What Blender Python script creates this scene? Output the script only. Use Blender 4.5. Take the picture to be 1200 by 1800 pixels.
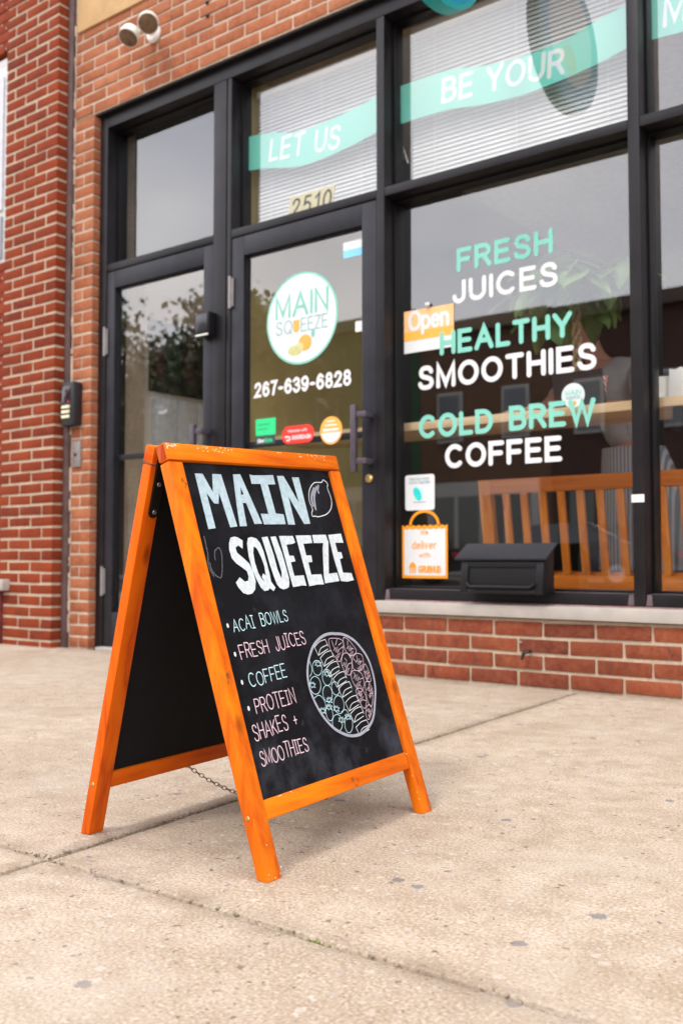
import bpy, bmesh, math, random
import numpy as np
from mathutils import Vector, Matrix
random.seed(7); rng = random.Random(11)
R = math.radians
sc = bpy.context.scene
for o in list(bpy.data.objects): bpy.data.objects.remove(o)

# ------------------------------------------------------------------ camera
CAM_H, PITCH, YAW = 0.505, R(2.715), R(37.783)
cd = bpy.data.cameras.new('camera'); cam = bpy.data.objects.new('camera', cd)
sc.collection.objects.link(cam); sc.camera = cam
cam.location = (0, 0, CAM_H); cam.rotation_euler = (math.pi/2+PITCH, 0, YAW)
cd.sensor_fit = 'VERTICAL'; cd.sensor_height = 36; cd.sensor_width = 24; cd.lens = 35
cd.clip_start = .05; cd.clip_end = 600
cd.dof.use_dof = True; cd.dof.focus_distance = 1.78; cd.dof.aperture_fstop = 5.0; cd.dof.aperture_blades = 9

# ------------------------------------------------------------------ sky
SUN_EL, SUN_AZ = R(52), R(215)
w = bpy.data.worlds.new('World'); sc.world = w; w.use_nodes = True
nt = w.node_tree; nt.nodes.clear()
out = nt.nodes.new('ShaderNodeOutputWorld'); bg = nt.nodes.new('ShaderNodeBackground')
sky = nt.nodes.new('ShaderNodeTexSky'); sky.sky_type = 'NISHITA'; sky.sun_disc = False
sky.sun_elevation = SUN_EL; sky.sun_rotation = SUN_AZ; sky.air_density = 1.2; sky.dust_density = 3.0
tc = nt.nodes.new('ShaderNodeTexCoord'); mp = nt.nodes.new('ShaderNodeMapping')
mp.inputs['Scale'].default_value = (2.2, 2.2, 4.5)
ns = nt.nodes.new('ShaderNodeTexNoise'); ns.inputs['Scale'].default_value = 1.3; ns.inputs['Detail'].default_value = 5
cr = nt.nodes.new('ShaderNodeValToRGB')
cr.color_ramp.elements[0].position = .3; cr.color_ramp.elements[0].color = (14.5, 14.9, 17.0, 1)
cr.color_ramp.elements[1].position = .72; cr.color_ramp.elements[1].color = (23.5, 23.0, 23.0, 1)
mx = nt.nodes.new('ShaderNodeMix'); mx.data_type = 'RGBA'; mx.inputs[0].default_value = .90
L = nt.links.new
L(tc.outputs['Generated'], mp.inputs[0]); L(mp.outputs[0], ns.inputs[0]); L(ns.outputs['Fac'], cr.inputs[0])
L(sky.outputs[0], mx.inputs[6]); L(cr.outputs[0], mx.inputs[7]); L(mx.outputs[2], bg.inputs[0])
bg.inputs[1].default_value = .135; L(bg.outputs[0], out.inputs[0])

# ------------------------------------------------------------------ sun (hazy, overcast)
sd = bpy.data.lights.new('sun', 'SUN'); sd.energy = 1.5; sd.angle = R(10); sd.color = (1, .95, .88)
sun = bpy.data.objects.new('sun', sd); sc.collection.objects.link(sun)
# towards the sun: from behind the camera, above the street
sdir = Vector((-.05, -.66, .95)).normalized()
sun.rotation_euler = sdir.to_track_quat('Z', 'Y').to_euler()
sky.sun_elevation = math.asin(sdir.z); sky.sun_rotation = math.atan2(sdir.x, sdir.y)

vs = sc.view_settings; vs.view_transform = 'Standard'; vs.look = 'None'; vs.exposure = 0.10; vs.gamma = 1; vs.use_curve_mapping = False
sc.render.engine = 'CYCLES'; cy = sc.cycles
cy.use_denoising = True; cy.max_bounces = 10; cy.transparent_max_bounces = 24; cy.sample_clamp_indirect = 8
try: cy.denoiser = 'OPENIMAGEDENOISE'
except Exception: pass

# ------------------------------------------------------------------ measuring helpers: photo point -> point on a real plane
_f = Vector((-math.sin(YAW)*math.cos(PITCH), math.cos(YAW)*math.cos(PITCH), math.sin(PITCH)))
_r = Vector((math.cos(YAW), math.sin(YAW), 0)); _u = _r.cross(_f); _C = Vector((0, 0, CAM_H))
def ray(px, py): return _f + _r*((px-600)/1750) + _u*((900-py)/1750)
def onY(px, py, Y): d = ray(px, py); return _C + d*(Y/d.y)
def onX(px, py, X): d = ray(px, py); return _C + d*(X/d.x)
def onZ(px, py, Z=0.0): d = ray(px, py); return _C + d*((Z-CAM_H)/d.z)
def onP(px, py, p0, n): d = ray(px, py); return _C + d*((p0-_C).dot(n)/d.dot(n))

# ------------------------------------------------------------------ materials
def newmat(name):
    m = bpy.data.materials.new(name); m.use_nodes = True
    b = m.node_tree.nodes['Principled BSDF']; return m, m.node_tree, b
def N(nt, t, **k):
    n = nt.nodes.new(t)
    for a, v in k.items(): setattr(n, a, v)
    return n
def coords(nt, scale=(1,1,1), kind='Object'):
    t = N(nt, 'ShaderNodeTexCoord'); m = N(nt, 'ShaderNodeMapping'); m.inputs['Scale'].default_value = scale
    nt.links.new(t.outputs[kind], m.inputs[0]); return m.outputs[0]
def noise(nt, vec, scale, detail=4, rough=.55):
    n = N(nt, 'ShaderNodeTexNoise'); n.inputs['Scale'].default_value = scale; n.inputs['Detail'].default_value = detail
    n.inputs['Roughness'].default_value = rough
    nt.links.new(vec, n.inputs['Vector']); return n.outputs['Fac']
def ramp(nt, fac, stops):
    r = N(nt, 'ShaderNodeValToRGB'); e = r.color_ramp.elements
    while len(e) < len(stops): e.new(.5)
    for x, (p, c) in zip(e, stops):
        x.position = p; x.color = (c[0], c[1], c[2], 1) if hasattr(c, '__len__') else (c, c, c, 1)
    nt.links.new(fac, r.inputs[0]); return r.outputs[0]
def mix(nt, fac, a, b, mode='MIX'):
    m = N(nt, 'ShaderNodeMix', data_type='RGBA', blend_type=mode)
    for s, v in ((0, fac), (6, a), (7, b)):
        if isinstance(v, (int, float)): m.inputs[s].default_value = v
        elif isinstance(v, (tuple, list)): m.inputs[s].default_value = (*v[:3], 1)
        else: nt.links.new(v, m.inputs[s])
    return m.outputs[2]
def math_(nt, op, a, b=0.0):
    m = N(nt, 'ShaderNodeMath', operation=op)
    for i, v in enumerate((a, b)):
        if isinstance(v, (int, float)): m.inputs[i].default_value = v
        else: nt.links.new(v, m.inputs[i])
    return m.outputs[0]
def bump(nt, b, h, strength=.3, dist=.003):
    n = N(nt, 'ShaderNodeBump'); n.inputs['Strength'].default_value = strength; n.inputs['Distance'].default_value = dist
    nt.links.new(h, n.inputs['Height']); nt.links.new(n.outputs[0], b.inputs['Normal'])
def plain(name, col, rough=.6, metal=0, var=.12, scale=30, bmp=0, spec=None, kind='Object'):
    m, nt, b = newmat(name); v = coords(nt, kind=kind)
    f = noise(nt, v, scale)
    c2 = tuple(min(1, x*(1+var)) for x in col); c1 = tuple(x*(1-var) for x in col)
    nt.links.new(ramp(nt, f, [(.3, c1), (.7, c2)]), b.inputs['Base Color'])
    b.inputs['Roughness'].default_value = rough; b.inputs['Metallic'].default_value = metal
    if spec is not None: b.inputs['Specular IOR Level'].default_value = spec
    if bmp: bump(nt, b, f, bmp, .002)
    return m
def brick_mat(name, cols, spot, dirt=.35):
    m, nt, b = newmat(name)
    oi = N(nt, 'ShaderNodeObjectInfo')
    base = ramp(nt, oi.outputs['Random'], [(i/(len(cols)-1), c) for i, c in enumerate(cols)])
    g = N(nt, 'ShaderNodeNewGeometry').outputs['Position']
    f = noise(nt, g, 26, 5, .65); f2 = noise(nt, g, 140, 3); f3 = noise(nt, g, 5.5, 3)
    c = mix(nt, ramp(nt, f, [(.38, 0.0), (.75, .75)]), base, spot)
    c = mix(nt, ramp(nt, f2, [(.25, .55), (.5, 0.0)]), c, tuple(x*.55 for x in cols[0]))
    c = mix(nt, ramp(nt, f3, [(.35, .35), (.6, 0.0)]), c, tuple(x*.6 for x in cols[0]))
    mpd = N(nt, 'ShaderNodeMapping'); mpd.inputs['Scale'].default_value = (1, 1, .45); nt.links.new(g, mpd.inputs[0])
    c = mix(nt, ramp(nt, noise(nt, mpd.outputs[0], 19, 5, .7), [(.56, 0.), (.70, dirt)]), c, (.045,.030,.024))
    nt.links.new(c, b.inputs['Base Color']); b.inputs['Roughness'].default_value = .88; b.inputs['Specular IOR Level'].default_value = .25
    bump(nt, b, math_(nt, 'ADD', f, math_(nt, 'MULTIPLY', f2, .6)), .5, .004)
    return m
M_BRICK_SHOP = brick_mat('salmon brick', [(.30,.085,.034),(.40,.130,.056),(.32,.092,.038),(.43,.155,.072),(.25,.066,.030),(.36,.105,.044)], (.45,.19,.10))
M_BRICK_RED = brick_mat('red brick', [(.20,.027,.007),(.25,.037,.009),(.13,.017,.006),(.28,.047,.011),(.21,.029,.008)], (.26,.048,.014))
M_BRICK_LOW = brick_mat('weathered red brick', [(.20,.042,.018),(.27,.060,.024),(.12,.026,.015),(.30,.074,.030),(.16,.035,.017),(.24,.050,.020)], (.34,.11,.055), .85)
def mortar_mat(name, col):
    m, nt, b = newmat(name); g = N(nt, 'ShaderNodeNewGeometry').outputs['Position']
    f = noise(nt, g, 60, 5, .7); f2 = noise(nt, g, 6, 3)
    c = mix(nt, ramp(nt, f2, [(.3, .5), (.65, 0.)]), ramp(nt, f, [(.3, tuple(x*.75 for x in col)), (.7, tuple(min(1, x*1.15) for x in col))]), tuple(x*.55 for x in col))
    nt.links.new(c, b.inputs['Base Color']); b.inputs['Roughness'].default_value = .95
    bump(nt, b, f, .6, .004); return m
M_MORTAR = mortar_mat('pale mortar', (.57,.45,.34)); M_MORTAR_L = mortar_mat('buff mortar', (.53,.41,.29))

def paving_mat():
    m, nt, b = newmat('worn aggregate concrete'); g = N(nt, 'ShaderNodeNewGeometry').outputs['Position']
    big = noise(nt, g, 1.7, 4); mid = noise(nt, g, 14, 5, .6); fine = noise(nt, g, 190, 4, .7)
    c = ramp(nt, mid, [(.30, (.345,.265,.19)), (.5, (.435,.35,.268)), (.70, (.505,.425,.34))])
    c = mix(nt, ramp(nt, big, [(.35, .5), (.62, 0.)]), c, (.31,.23,.16))
    c = mix(nt, ramp(nt, fine, [(.36, .75), (.48, 0.)]), c, (.19,.135,.09))
    c = mix(nt, ramp(nt, fine, [(.53, 0.), (.66, .7)]), c, (.64,.56,.47))
    wob = N(nt, 'ShaderNodeMix', data_type='VECTOR'); wob.inputs[0].default_value = .014
    nz = N(nt, 'ShaderNodeTexNoise'); nz.inputs['Scale'].default_value = 130; nt.links.new(g, nz.inputs['Vector'])
    nt.links.new(g, wob.inputs[4]); nt.links.new(nz.outputs['Color'], wob.inputs[5])
    def stones(scale, lo, hi, off, cols, rmax):
        nonlocal c
        mpn = N(nt, 'ShaderNodeMapping'); mpn.inputs['Location'].default_value = off; nt.links.new(wob.outputs[1], mpn.inputs[0])
        v = N(nt, 'ShaderNodeTexVoronoi'); v.inputs['Scale'].default_value = scale; v.inputs['Randomness'].default_value = 1
        nt.links.new(mpn.outputs[0], v.inputs['Vector'])
        sep = N(nt, 'ShaderNodeSeparateColor'); nt.links.new(v.outputs['Color'], sep.inputs[0])
        pick = math_(nt, 'GREATER_THAN', sep.outputs[0], 1-hi)
        size = math_(nt, 'MULTIPLY', sep.outputs[1], rmax)
        inside = math_(nt, 'LESS_THAN', v.outputs['Distance'], math_(nt, 'ADD', size, rmax*.35))
        k = math_(nt, 'MULTIPLY', math_(nt, 'MULTIPLY', pick, inside), lo)
        c = mix(nt, k, c, ramp(nt, sep.outputs[2], [(i/max(1, len(cols)-1), q) for i, q in enumerate(cols)]))
        return k
    stones(70, .60, .5, (3, 1, 0), [(.55,.48,.41),(.44,.34,.25),(.38,.34,.31),(.60,.54,.48),(.36,.26,.18)], .30)
    stones(46, .6, .26, (1, 7, 0), [(.33,.32,.31),(.56,.50,.44),(.40,.31,.23),(.31,.33,.35)], .26)
    k = stones(26, .85, .075, (5, 2, 0), [(.15,.14,.145),(.22,.20,.20),(.28,.28,.30),(.17,.13,.11)], .24)
    k2 = stones(80, .8, .11, (9, 4, 0), [(.08,.065,.055),(.16,.12,.10)], .3)
    sp = N(nt, 'ShaderNodeSeparateXYZ'); nt.links.new(g, sp.inputs[0])
    dirtn = noise(nt, g, 9, 5, .7); blot = noise(nt, g, 3.1, 6, .7)
    d1 = math_(nt, 'ABSOLUTE', math_(nt, 'SUBTRACT', sp.outputs['Y'], 1.046))
    d2 = math_(nt, 'ABSOLUTE', math_(nt, 'ADD', math_(nt, 'ADD', sp.outputs['X'], 1.43), math_(nt, 'MULTIPLY', math_(nt, 'SUBTRACT', sp.outputs['Y'], .95), .0745)))
    d3 = math_(nt, 'MULTIPLY', math_(nt, 'ABSOLUTE', math_(nt, 'SUBTRACT', sp.outputs['Y'], 3.59)), .30)
    dm = math_(nt, 'MINIMUM', math_(nt, 'MINIMUM', d1, d2), d3)
    k_ = math_(nt, 'MULTIPLY', ramp(nt, dm, [(0, .75), (.045, 0.)]), ramp(nt, dirtn, [(.32, .15), (.62, 1.)]))
    c = mix(nt, k_, c, (.17,.125,.085))
    c = mix(nt, ramp(nt, blot, [(.53, 0.), (.68, .38)]), c, (.26,.19,.13))
    c = mix(nt, ramp(nt, noise(nt, g, 2.3, 3), [(.55, 0.), (.7, .30)]), c, (.50,.44,.37))
    oi = N(nt, 'ShaderNodeObjectInfo'); tone = ramp(nt, oi.outputs['Random'], [(0, (.90,.89,.88)), (1, (1.06,1.05,1.03))])
    c = mix(nt, 1.0, c, tone, 'MULTIPLY')
    nt.links.new(c, b.inputs['Base Color']); b.inputs['Roughness'].default_value = .87; b.inputs['Specular IOR Level'].default_value = .3
    h = math_(nt, 'ADD', math_(nt, 'MULTIPLY', fine, 1.0), math_(nt, 'MULTIPLY', mid, .5))
    bump(nt, b, h, .45, .004); return m
M_PAVE = paving_mat()
M_DIRT = plain('joint dirt', (.13,.10,.065), .95, var=.5, scale=60, bmp=.5)
M_MOSS = plain('moss', (.15,.17,.05), .9, var=.4, scale=200)

def wood_mat(name, axis, dark, mid, light, chips=0.0, rough=.55, grain=1.0, coat=.02):
    m, nt, b = newmat(name)
    s = [38, 38, 38]; s[axis] = 2.2
    v = coords(nt, tuple(s)); f = noise(nt, v, 1.0, 6, .6)
    v2 = coords(nt, (4, 4, 4)); g = noise(nt, v2, 1.0, 3)
    c = ramp(nt, f, [(.36, dark), (.5, mid), (.64, light)])
    c = mix(nt, ramp(nt, g, [(.4, .45), (.65, 0.)]), c, dark)
    s3 = [11, 11, 11]; s3[axis] = 5
    vv = N(nt, 'ShaderNodeTexVoronoi'); vv.inputs['Scale'].default_value = 1; nt.links.new(coords(nt, tuple(s3)), vv.inputs['Vector'])
    c = mix(nt, ramp(nt, vv.outputs['Distance'], [(.05, .75), (.14, 0.)]), c, tuple(x*.45 for x in dark))
    if chips:
        ch = noise(nt, coords(nt, (1,1,1)), 170, 3, .6); co = noise(nt, coords(nt, (1,1,1)), 21, 2)
        k = math_(nt, 'MULTIPLY', ramp(nt, ch, [(.60, 0.), (.63, 1.)]), ramp(nt, co, [(.55, 0.), (.62, 1.)]))
        c = mix(nt, math_(nt, 'MULTIPLY', k, chips), c, (.80,.66,.44))
    nt.links.new(c, b.inputs['Base Color']); b.inputs['Roughness'].default_value = rough
    b.inputs['Specular IOR Level'].default_value = .2; b.inputs['Coat Weight'].default_value = coat; b.inputs['Coat Roughness'].default_value = .25
    bump(nt, b, f, .12*grain, .001); return m
OD, OM, OL = (.54,.080,.0005), (.73,.163,.0006), (.82,.225,.001)
M_WOOD_V = wood_mat('orange stained wood', 2, OD, OM, OL, .0)
M_WOOD_H = wood_mat('orange stained wood rail', 1, OD, OM, OL, 0.0)
M_WOOD_CHIP = wood_mat('chipped orange stained wood rail', 1, OD, OM, OL, .0)
M_WOOD_REAR = wood_mat('shade reddened stained wood', 2, (.50,.06,.0005), (.70,.115,.0006), (.76,.145,.001)); M_WOOD_REAR_H = wood_mat('shade reddened stained rail', 1, (.50,.06,.0005), (.70,.115,.0006), (.76,.145,.001))  # rear panel wood made redder and darker, inner-side shade put into the colour
M_RAW = plain('bare chipped wood', (.80,.62,.40), .8, var=.2, scale=200)
M_ENDGRAIN = wood_mat('red stained end grain', 2, (.30,.022,.002), (.48,.055,.004), (.60,.16,.04), 0, .6)
M_BENCH_V = wood_mat('honey oak slat', 2, (.58,.16,.018), (.74,.24,.03), (.82,.29,.045), 0, .4)
M_BENCH_H = wood_mat('honey oak rail', 0, (.56,.14,.016), (.70,.205,.026), (.78,.25,.036), 0, .4)
M_COUNTER = wood_mat('pale pine counter', 0, (.72,.50,.28), (.82,.61,.38), (.88,.70,.47), 0, .5)

M_FRAME = plain('dark bronze frame paint', (.0105,.0088,.0105), .42, var=.35, scale=9, bmp=.05, spec=.28)
M_DOORF = plain('dark grey door paint', (.015,.0145,.020), .40, var=.3, scale=9, spec=.3)
M_FRAME_WORN = plain('faded purple grey frame paint', (.13,.09,.095), .7, var=.4, scale=22)
M_BLACK = plain('black plastic', (.014,.013,.015), .45, var=.2)
M_BLACK_MET = plain('black powder coated steel', (.006,.006,.007), .42, var=.12, scale=80, spec=.3)
M_STEEL = plain('dull steel', (.45,.45,.46), .4, 1.0)
M_BRASS = plain('brass', (.75,.52,.20), .3, 1.0)
M_GREYPLATE = plain('grey metal plate', (.30,.28,.27), .5, .5)
M_STONE = plain('grey limestone', (.40,.36,.32), .85, var=.09, scale=12, bmp=.25)
M_STUCCO = plain('tan stucco', (.56,.36,.17), .92, var=.1, scale=9, bmp=.15)
M_CAULK = plain('brown painted joint', (.105,.062,.058), .6, var=.3, scale=12)
M_WHITE = plain('white paint', (.80,.79,.75), .5, var=.05)
M_LAMPW = plain('off white lamp shell', (.72,.75,.68), .4, var=.05)
M_LENS = plain('brown lamp lens', (.15,.085,.045), .25, var=.4, scale=40)
M_BLIND = plain('white blind slat', (.60,.60,.585), .45, var=.03)
M_VINYL_W = plain('white vinyl', (.70,.71,.71), .5, var=.02)
M_VINYL_M = plain('mint vinyl', (.20,.56,.45), .5, var=.03)
M_TEAL = plain('teal paint', (.01,.33,.34), .4, var=.05)
M_BLUE = plain('blue paint', (.01,.27,.42), .4, var=.05)
M_ORANGE_P = plain('orange print', (.90,.32,.01), .5, var=.03)
M_PEACH = plain('pale orange print', (.90,.50,.22), .5, var=.05)
M_AMBER = plain('amber print', (.90,.42,.06), .5, var=.05)
M_GREEN_P = plain('green print', (.015,.62,.22), .5, var=.03)
M_RED_P = plain('red print', (.80,.03,.015), .5, var=.03)
M_SKYB = plain('light blue print', (.22,.60,.82), .5, var=.05)
M_DARKTXT = plain('dark print', (.03,.06,.06), .5)
M_GREYTXT = plain('slate print', (.25,.38,.40), .5)
M_CREAM = plain('cream plastic', (.78,.72,.52), .5)
M_TURQ = plain('turquoise print', (.02,.62,.58), .5)
M_TURQL = plain('pale turquoise print', (.55,.80,.78), .5)
M_LOGOG = plain('pale mint print', (.20,.50,.42), .5)
M_LOGOD = plain('pale slate print', (.26,.44,.43), .5)
M_LEMON = plain('pale orange fruit print', (.72,.38,.07), .5, var=.1)
M_LIME = plain('pale lime print', (.50,.50,.22), .5, var=.15)

def chalk_mat(name, col, thick=False):
    m, nt, b = newmat(name); g = N(nt, 'ShaderNodeNewGeometry').outputs['Position']
    f = noise(nt, g, 95 if thick else 420, 4, .7)
    c = ramp(nt, f, [(.22, tuple(x*(.72 if thick else .5) for x in col)), (.55, col), (.8, tuple(min(1, x*1.12) for x in col))])
    nt.links.new(c, b.inputs['Base Color']); b.inputs['Roughness'].default_value = .9; return m
M_CH_W = chalk_mat('white chalk paint', (.60,.65,.66), True); M_CH_B = chalk_mat('pale blue chalk paint', (.42,.54,.58), True)
M_CH_LB = chalk_mat('pale blue chalk', (.52,.76,.80)); M_CH_P = chalk_mat('pink chalk', (.78,.56,.62)); M_CH_G = chalk_mat('grey white chalk', (.34,.345,.40), True)
M_CH_L = chalk_mat('white chalk line', (.76,.80,.80))
def board_mat():
    m, nt, b = newmat('smudged blackboard'); g = N(nt, 'ShaderNodeNewGeometry').outputs['Position']
    f = noise(nt, g, 9, 6, .65); f2 = noise(nt, g, 45, 4, .7); f3 = noise(nt, coords(nt, (90, 30, 8)), 1, 4)
    # wiped chalk lies in patches, heavier near the foot of the board where hands wiped it down
    sp = N(nt, 'ShaderNodeSeparateXYZ'); nt.links.new(g, sp.inputs[0])
    low = ramp(nt, sp.outputs['Z'], [(.13, .65), (.30, .2)])
    k = math_(nt, 'MULTIPLY', math_(nt, 'MULTIPLY', ramp(nt, f, [(.45, 0.), (.74, .55)]), ramp(nt, f2, [(.2, .4), (.7, 1.)])), low)
    c = mix(nt, k, (.006,.006,.0075), (.16,.175,.215))
    c = mix(nt, ramp(nt, f3, [(.66, 0.), (.78, .12)]), c, (.25,.27,.3))
    nt.links.new(c, b.inputs['Base Color']); b.inputs['Roughness'].default_value = .75; b.inputs['Specular IOR Level'].default_value = .1
    return m
M_BOARD = board_mat(); M_BOARD_IN = plain('bare black board back', (.008,.008,.009), .8, spec=.2)

def glass_mat(name, tint=(1,1,1), gain=1.62):
    m = bpy.data.materials.new(name); m.use_nodes = True; nt = m.node_tree; nt.nodes.clear()
    o = N(nt, 'ShaderNodeOutputMaterial'); t = N(nt, 'ShaderNodeBsdfTransparent'); g = N(nt, 'ShaderNodeBsdfGlossy')
    t.inputs[0].default_value = (*tint, 1); g.inputs['Roughness'].default_value = 0.0
    lw = N(nt, 'ShaderNodeLayerWeight'); lw.inputs['Blend'].default_value = .5
    p = math_(nt, 'POWER', lw.outputs['Facing'], 5.0)
    k = math_(nt, 'MINIMUM', math_(nt, 'ADD', math_(nt, 'MULTIPLY', p, .95*gain), .125*gain), 1.0)
    mxn = N(nt, 'ShaderNodeMixShader'); nt.links.new(k, mxn.inputs[0]); nt.links.new(t.outputs[0], mxn.inputs[1]); nt.links.new(g.outputs[0], mxn.inputs[2])
    nt.links.new(mxn.outputs[0], o.inputs[0]); return m
def clear_mat(name, tint):
    m = bpy.data.materials.new(name); m.use_nodes = True; nt = m.node_tree; nt.nodes.clear()
    o = N(nt, 'ShaderNodeOutputMaterial'); t = N(nt, 'ShaderNodeBsdfTransparent'); t.inputs[0].default_value = (*tint, 1)
    nt.links.new(t.outputs[0], o.inputs[0]); return m
M_GLASS = glass_mat('window glass'); M_GLASS_BACK = clear_mat('window glass inner side', (.99,1.0,.995))
def film_mat(name, col, a):
    m, nt, b = newmat(name); b.inputs['Base Color'].default_value = (*col, 1); b.inputs['Roughness'].default_value = .5
    o = nt.nodes['Material Output']; t = N(nt, 'ShaderNodeBsdfTransparent'); mxn = N(nt, 'ShaderNodeMixShader'); mxn.inputs[0].default_value = a
    nt.links.new(t.outputs[0], mxn.inputs[1]); nt.links.new(b.outputs[0], mxn.inputs[2]); nt.links.new(mxn.outputs[0], o.inputs[0]); return m
M_FILM = film_mat('mint window film', (.16,.62,.50), .88); M_FILM_T = film_mat('white film lettering', (.80,.82,.82), .85)

# ------------------------------------------------------------------ mesh helpers
COL = sc.collection
class MB:
    def __init__(s): s.v = []; s.f = []; s.mi = []
    def add(s, vs, fs, mi=0):
        b = len(s.v); s.v += [tuple(x) for x in vs]; s.f += [tuple(b+i for i in f) for f in fs]; s.mi += [mi]*len(fs); return s
    def hexa(s, p, mi=0):      # 8 points: bottom ring 0-3 counter-clockwise seen from above, top ring 4-7
        return s.add(p, [(3,2,1,0),(4,5,6,7),(0,1,5,4),(1,2,6,5),(2,3,7,6),(3,0,4,7)], mi)
    def box(s, x0, x1, y0, y1, z0, z1, mi=0):
        return s.hexa([(x0,y0,z0),(x1,y0,z0),(x1,y1,z0),(x0,y1,z0),(x0,y0,z1),(x1,y0,z1),(x1,y1,z1),(x0,y1,z1)], mi)
    def tube(s, pts, r, n=10, mi=0, caps=True, closed=False):
        pts = [Vector(p) for p in pts]; m = len(pts); rr = r if hasattr(r, '__len__') else [r]*m; rings = []
        ref = None
        for i, p in enumerate(pts):
            if closed: d = pts[(i+1) % m]-pts[i-1]
            else: d = pts[min(i+1, m-1)]-pts[max(i-1, 0)]
            d.normalize()
            if ref is None:
                ref = Vector((0,0,1)) if abs(d.z) < .9 else Vector((1,0,0))
            a = d.cross(ref).normalized(); b_ = a.cross(d).normalized(); ref = b_
            rings.append([p + (a*math.cos(2*math.pi*k/n) + b_*math.sin(2*math.pi*k/n))*rr[i] for k in range(n)])
        vs = [q for ring in rings for q in ring]; fs = []
        for i in range(m if closed else m-1):
            j = (i+1) % m
            for k in range(n): fs.append((i*n+k, i*n+(k+1) % n, j*n+(k+1) % n, j*n+k))
        if caps and not closed: fs += [tuple(range(n))[::-1], tuple((m-1)*n+k for k in range(n))]
        return s.add(vs, fs, mi)
    def lathe(s, prof, mat, n=20, mi=0):      # prof (r, z) about local z, placed by mat
        vs = [mat @ Vector((r*math.cos(2*math.pi*k/n), r*math.sin(2*math.pi*k/n), z)) for r, z in prof for k in range(n)]; fs = []
        for i in range(len(prof)-1):
            for k in range(n): fs.append((i*n+k, i*n+(k+1) % n, (i+1)*n+(k+1) % n, (i+1)*n+k))
        fs.append(tuple(range(n))[::-1]); fs.append(tuple((len(prof)-1)*n+k for k in range(n)))
        return s.add(vs, fs, mi)
    def prism(s, poly, a, b, fn, mi=0):       # 2D poly extruded between depth a and b; fn(u, v, d) -> point
        n = len(poly); vs = [fn(u, v, a) for u, v in poly] + [fn(u, v, b) for u, v in poly]
        fs = [tuple(range(n))[::-1], tuple(range(n, 2*n))] + [(i, (i+1) % n, n+(i+1) % n, n+i) for i in range(n)]
        return s.add(vs, fs, mi)
    def build(s, name, mats, parent=None, bevel=0, smooth=False, seg=2, loc=None, ang=25):
        me = bpy.data.meshes.new(name)
        bm = bmesh.new(); bv = [bm.verts.new(v) for v in s.v]
        for f, mi in zip(s.f, s.mi):
            try: fc = bm.faces.new([bv[i] for i in f]); fc.material_index = mi
            except ValueError: pass
        bmesh.ops.recalc_face_normals(bm, faces=bm.faces)
        if bevel:
            ed = [e for e in bm.edges if len(e.link_faces) == 2 and e.calc_face_angle(0) > R(ang)]
            bmesh.ops.bevel(bm, geom=ed, offset=bevel, segments=seg, profile=.6, affect='EDGES', clamp_overlap=True)
        if smooth:
            for f in bm.faces: f.smooth = True
        bm.to_mesh(me); bm.free()
        for m in (mats if isinstance(mats, (list, tuple)) else [mats]): me.materials.append(m)
        if smooth or bevel:
            for p in me.polygons: p.use_smooth = True
            try: me.set_sharp_from_angle(angle=R(38))
            except Exception: pass
        return link(name, me, parent, loc)
def link(name, me, parent=None, loc=None):
    o = bpy.data.objects.new(name, me); COL.objects.link(o)
    if loc: o.location = loc
    if parent: o.parent = parent
    return o
def thing(name, label, cat, loc=(0,0,0), group=None):
    o = bpy.data.objects.new(name, None); COL.objects.link(o); o.location = loc; o['label'] = label; o['category'] = cat
    o.empty_display_size = .1
    if group: o['group'] = group
    return o
def tag(o, label, cat, group=None):
    o['label'] = label; o['category'] = cat
    if group: o['group'] = group
    return o
def struct(o): o['kind'] = 'structure'; return o

# ------------------------------------------------------------------ stroke lettering
def arc(cx, cy, rx, ry, a0, a1, n=None):
    n = n or max(6, int(abs(a1-a0)/15))
    return [(cx+rx*math.cos(R(a0+(a1-a0)*i/n)), cy+ry*math.sin(R(a0+(a1-a0)*i/n))) for i in range(n+1)]
def spline(p, n=5, closed=False):
    o = []; m = len(p)
    P = lambda i: p[i % m] if closed else p[max(0, min(m-1, i))]
    for i in range(m if closed else m-1):
        a, b, c, d = P(i-1), P(i), P(i+1), P(i+2)
        for k in range(n):
            t = k/n
            o.append(tuple(.5*((2*b[j])+(-a[j]+c[j])*t+(2*a[j]-5*b[j]+4*c[j]-d[j])*t*t+(-a[j]+3*b[j]-3*c[j]+d[j])*t**3) for j in range(len(b))))
    if not closed: o.append(tuple(p[-1]))
    return o
_S = spline([(.62,.80),(.52,.95),(.32,1),(.12,.94),(.05,.75),(.14,.59),(.34,.51),(.56,.42),(.65,.24),(.56,.06),(.32,0),(.10,.05),(0,.2)], 4)
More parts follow.
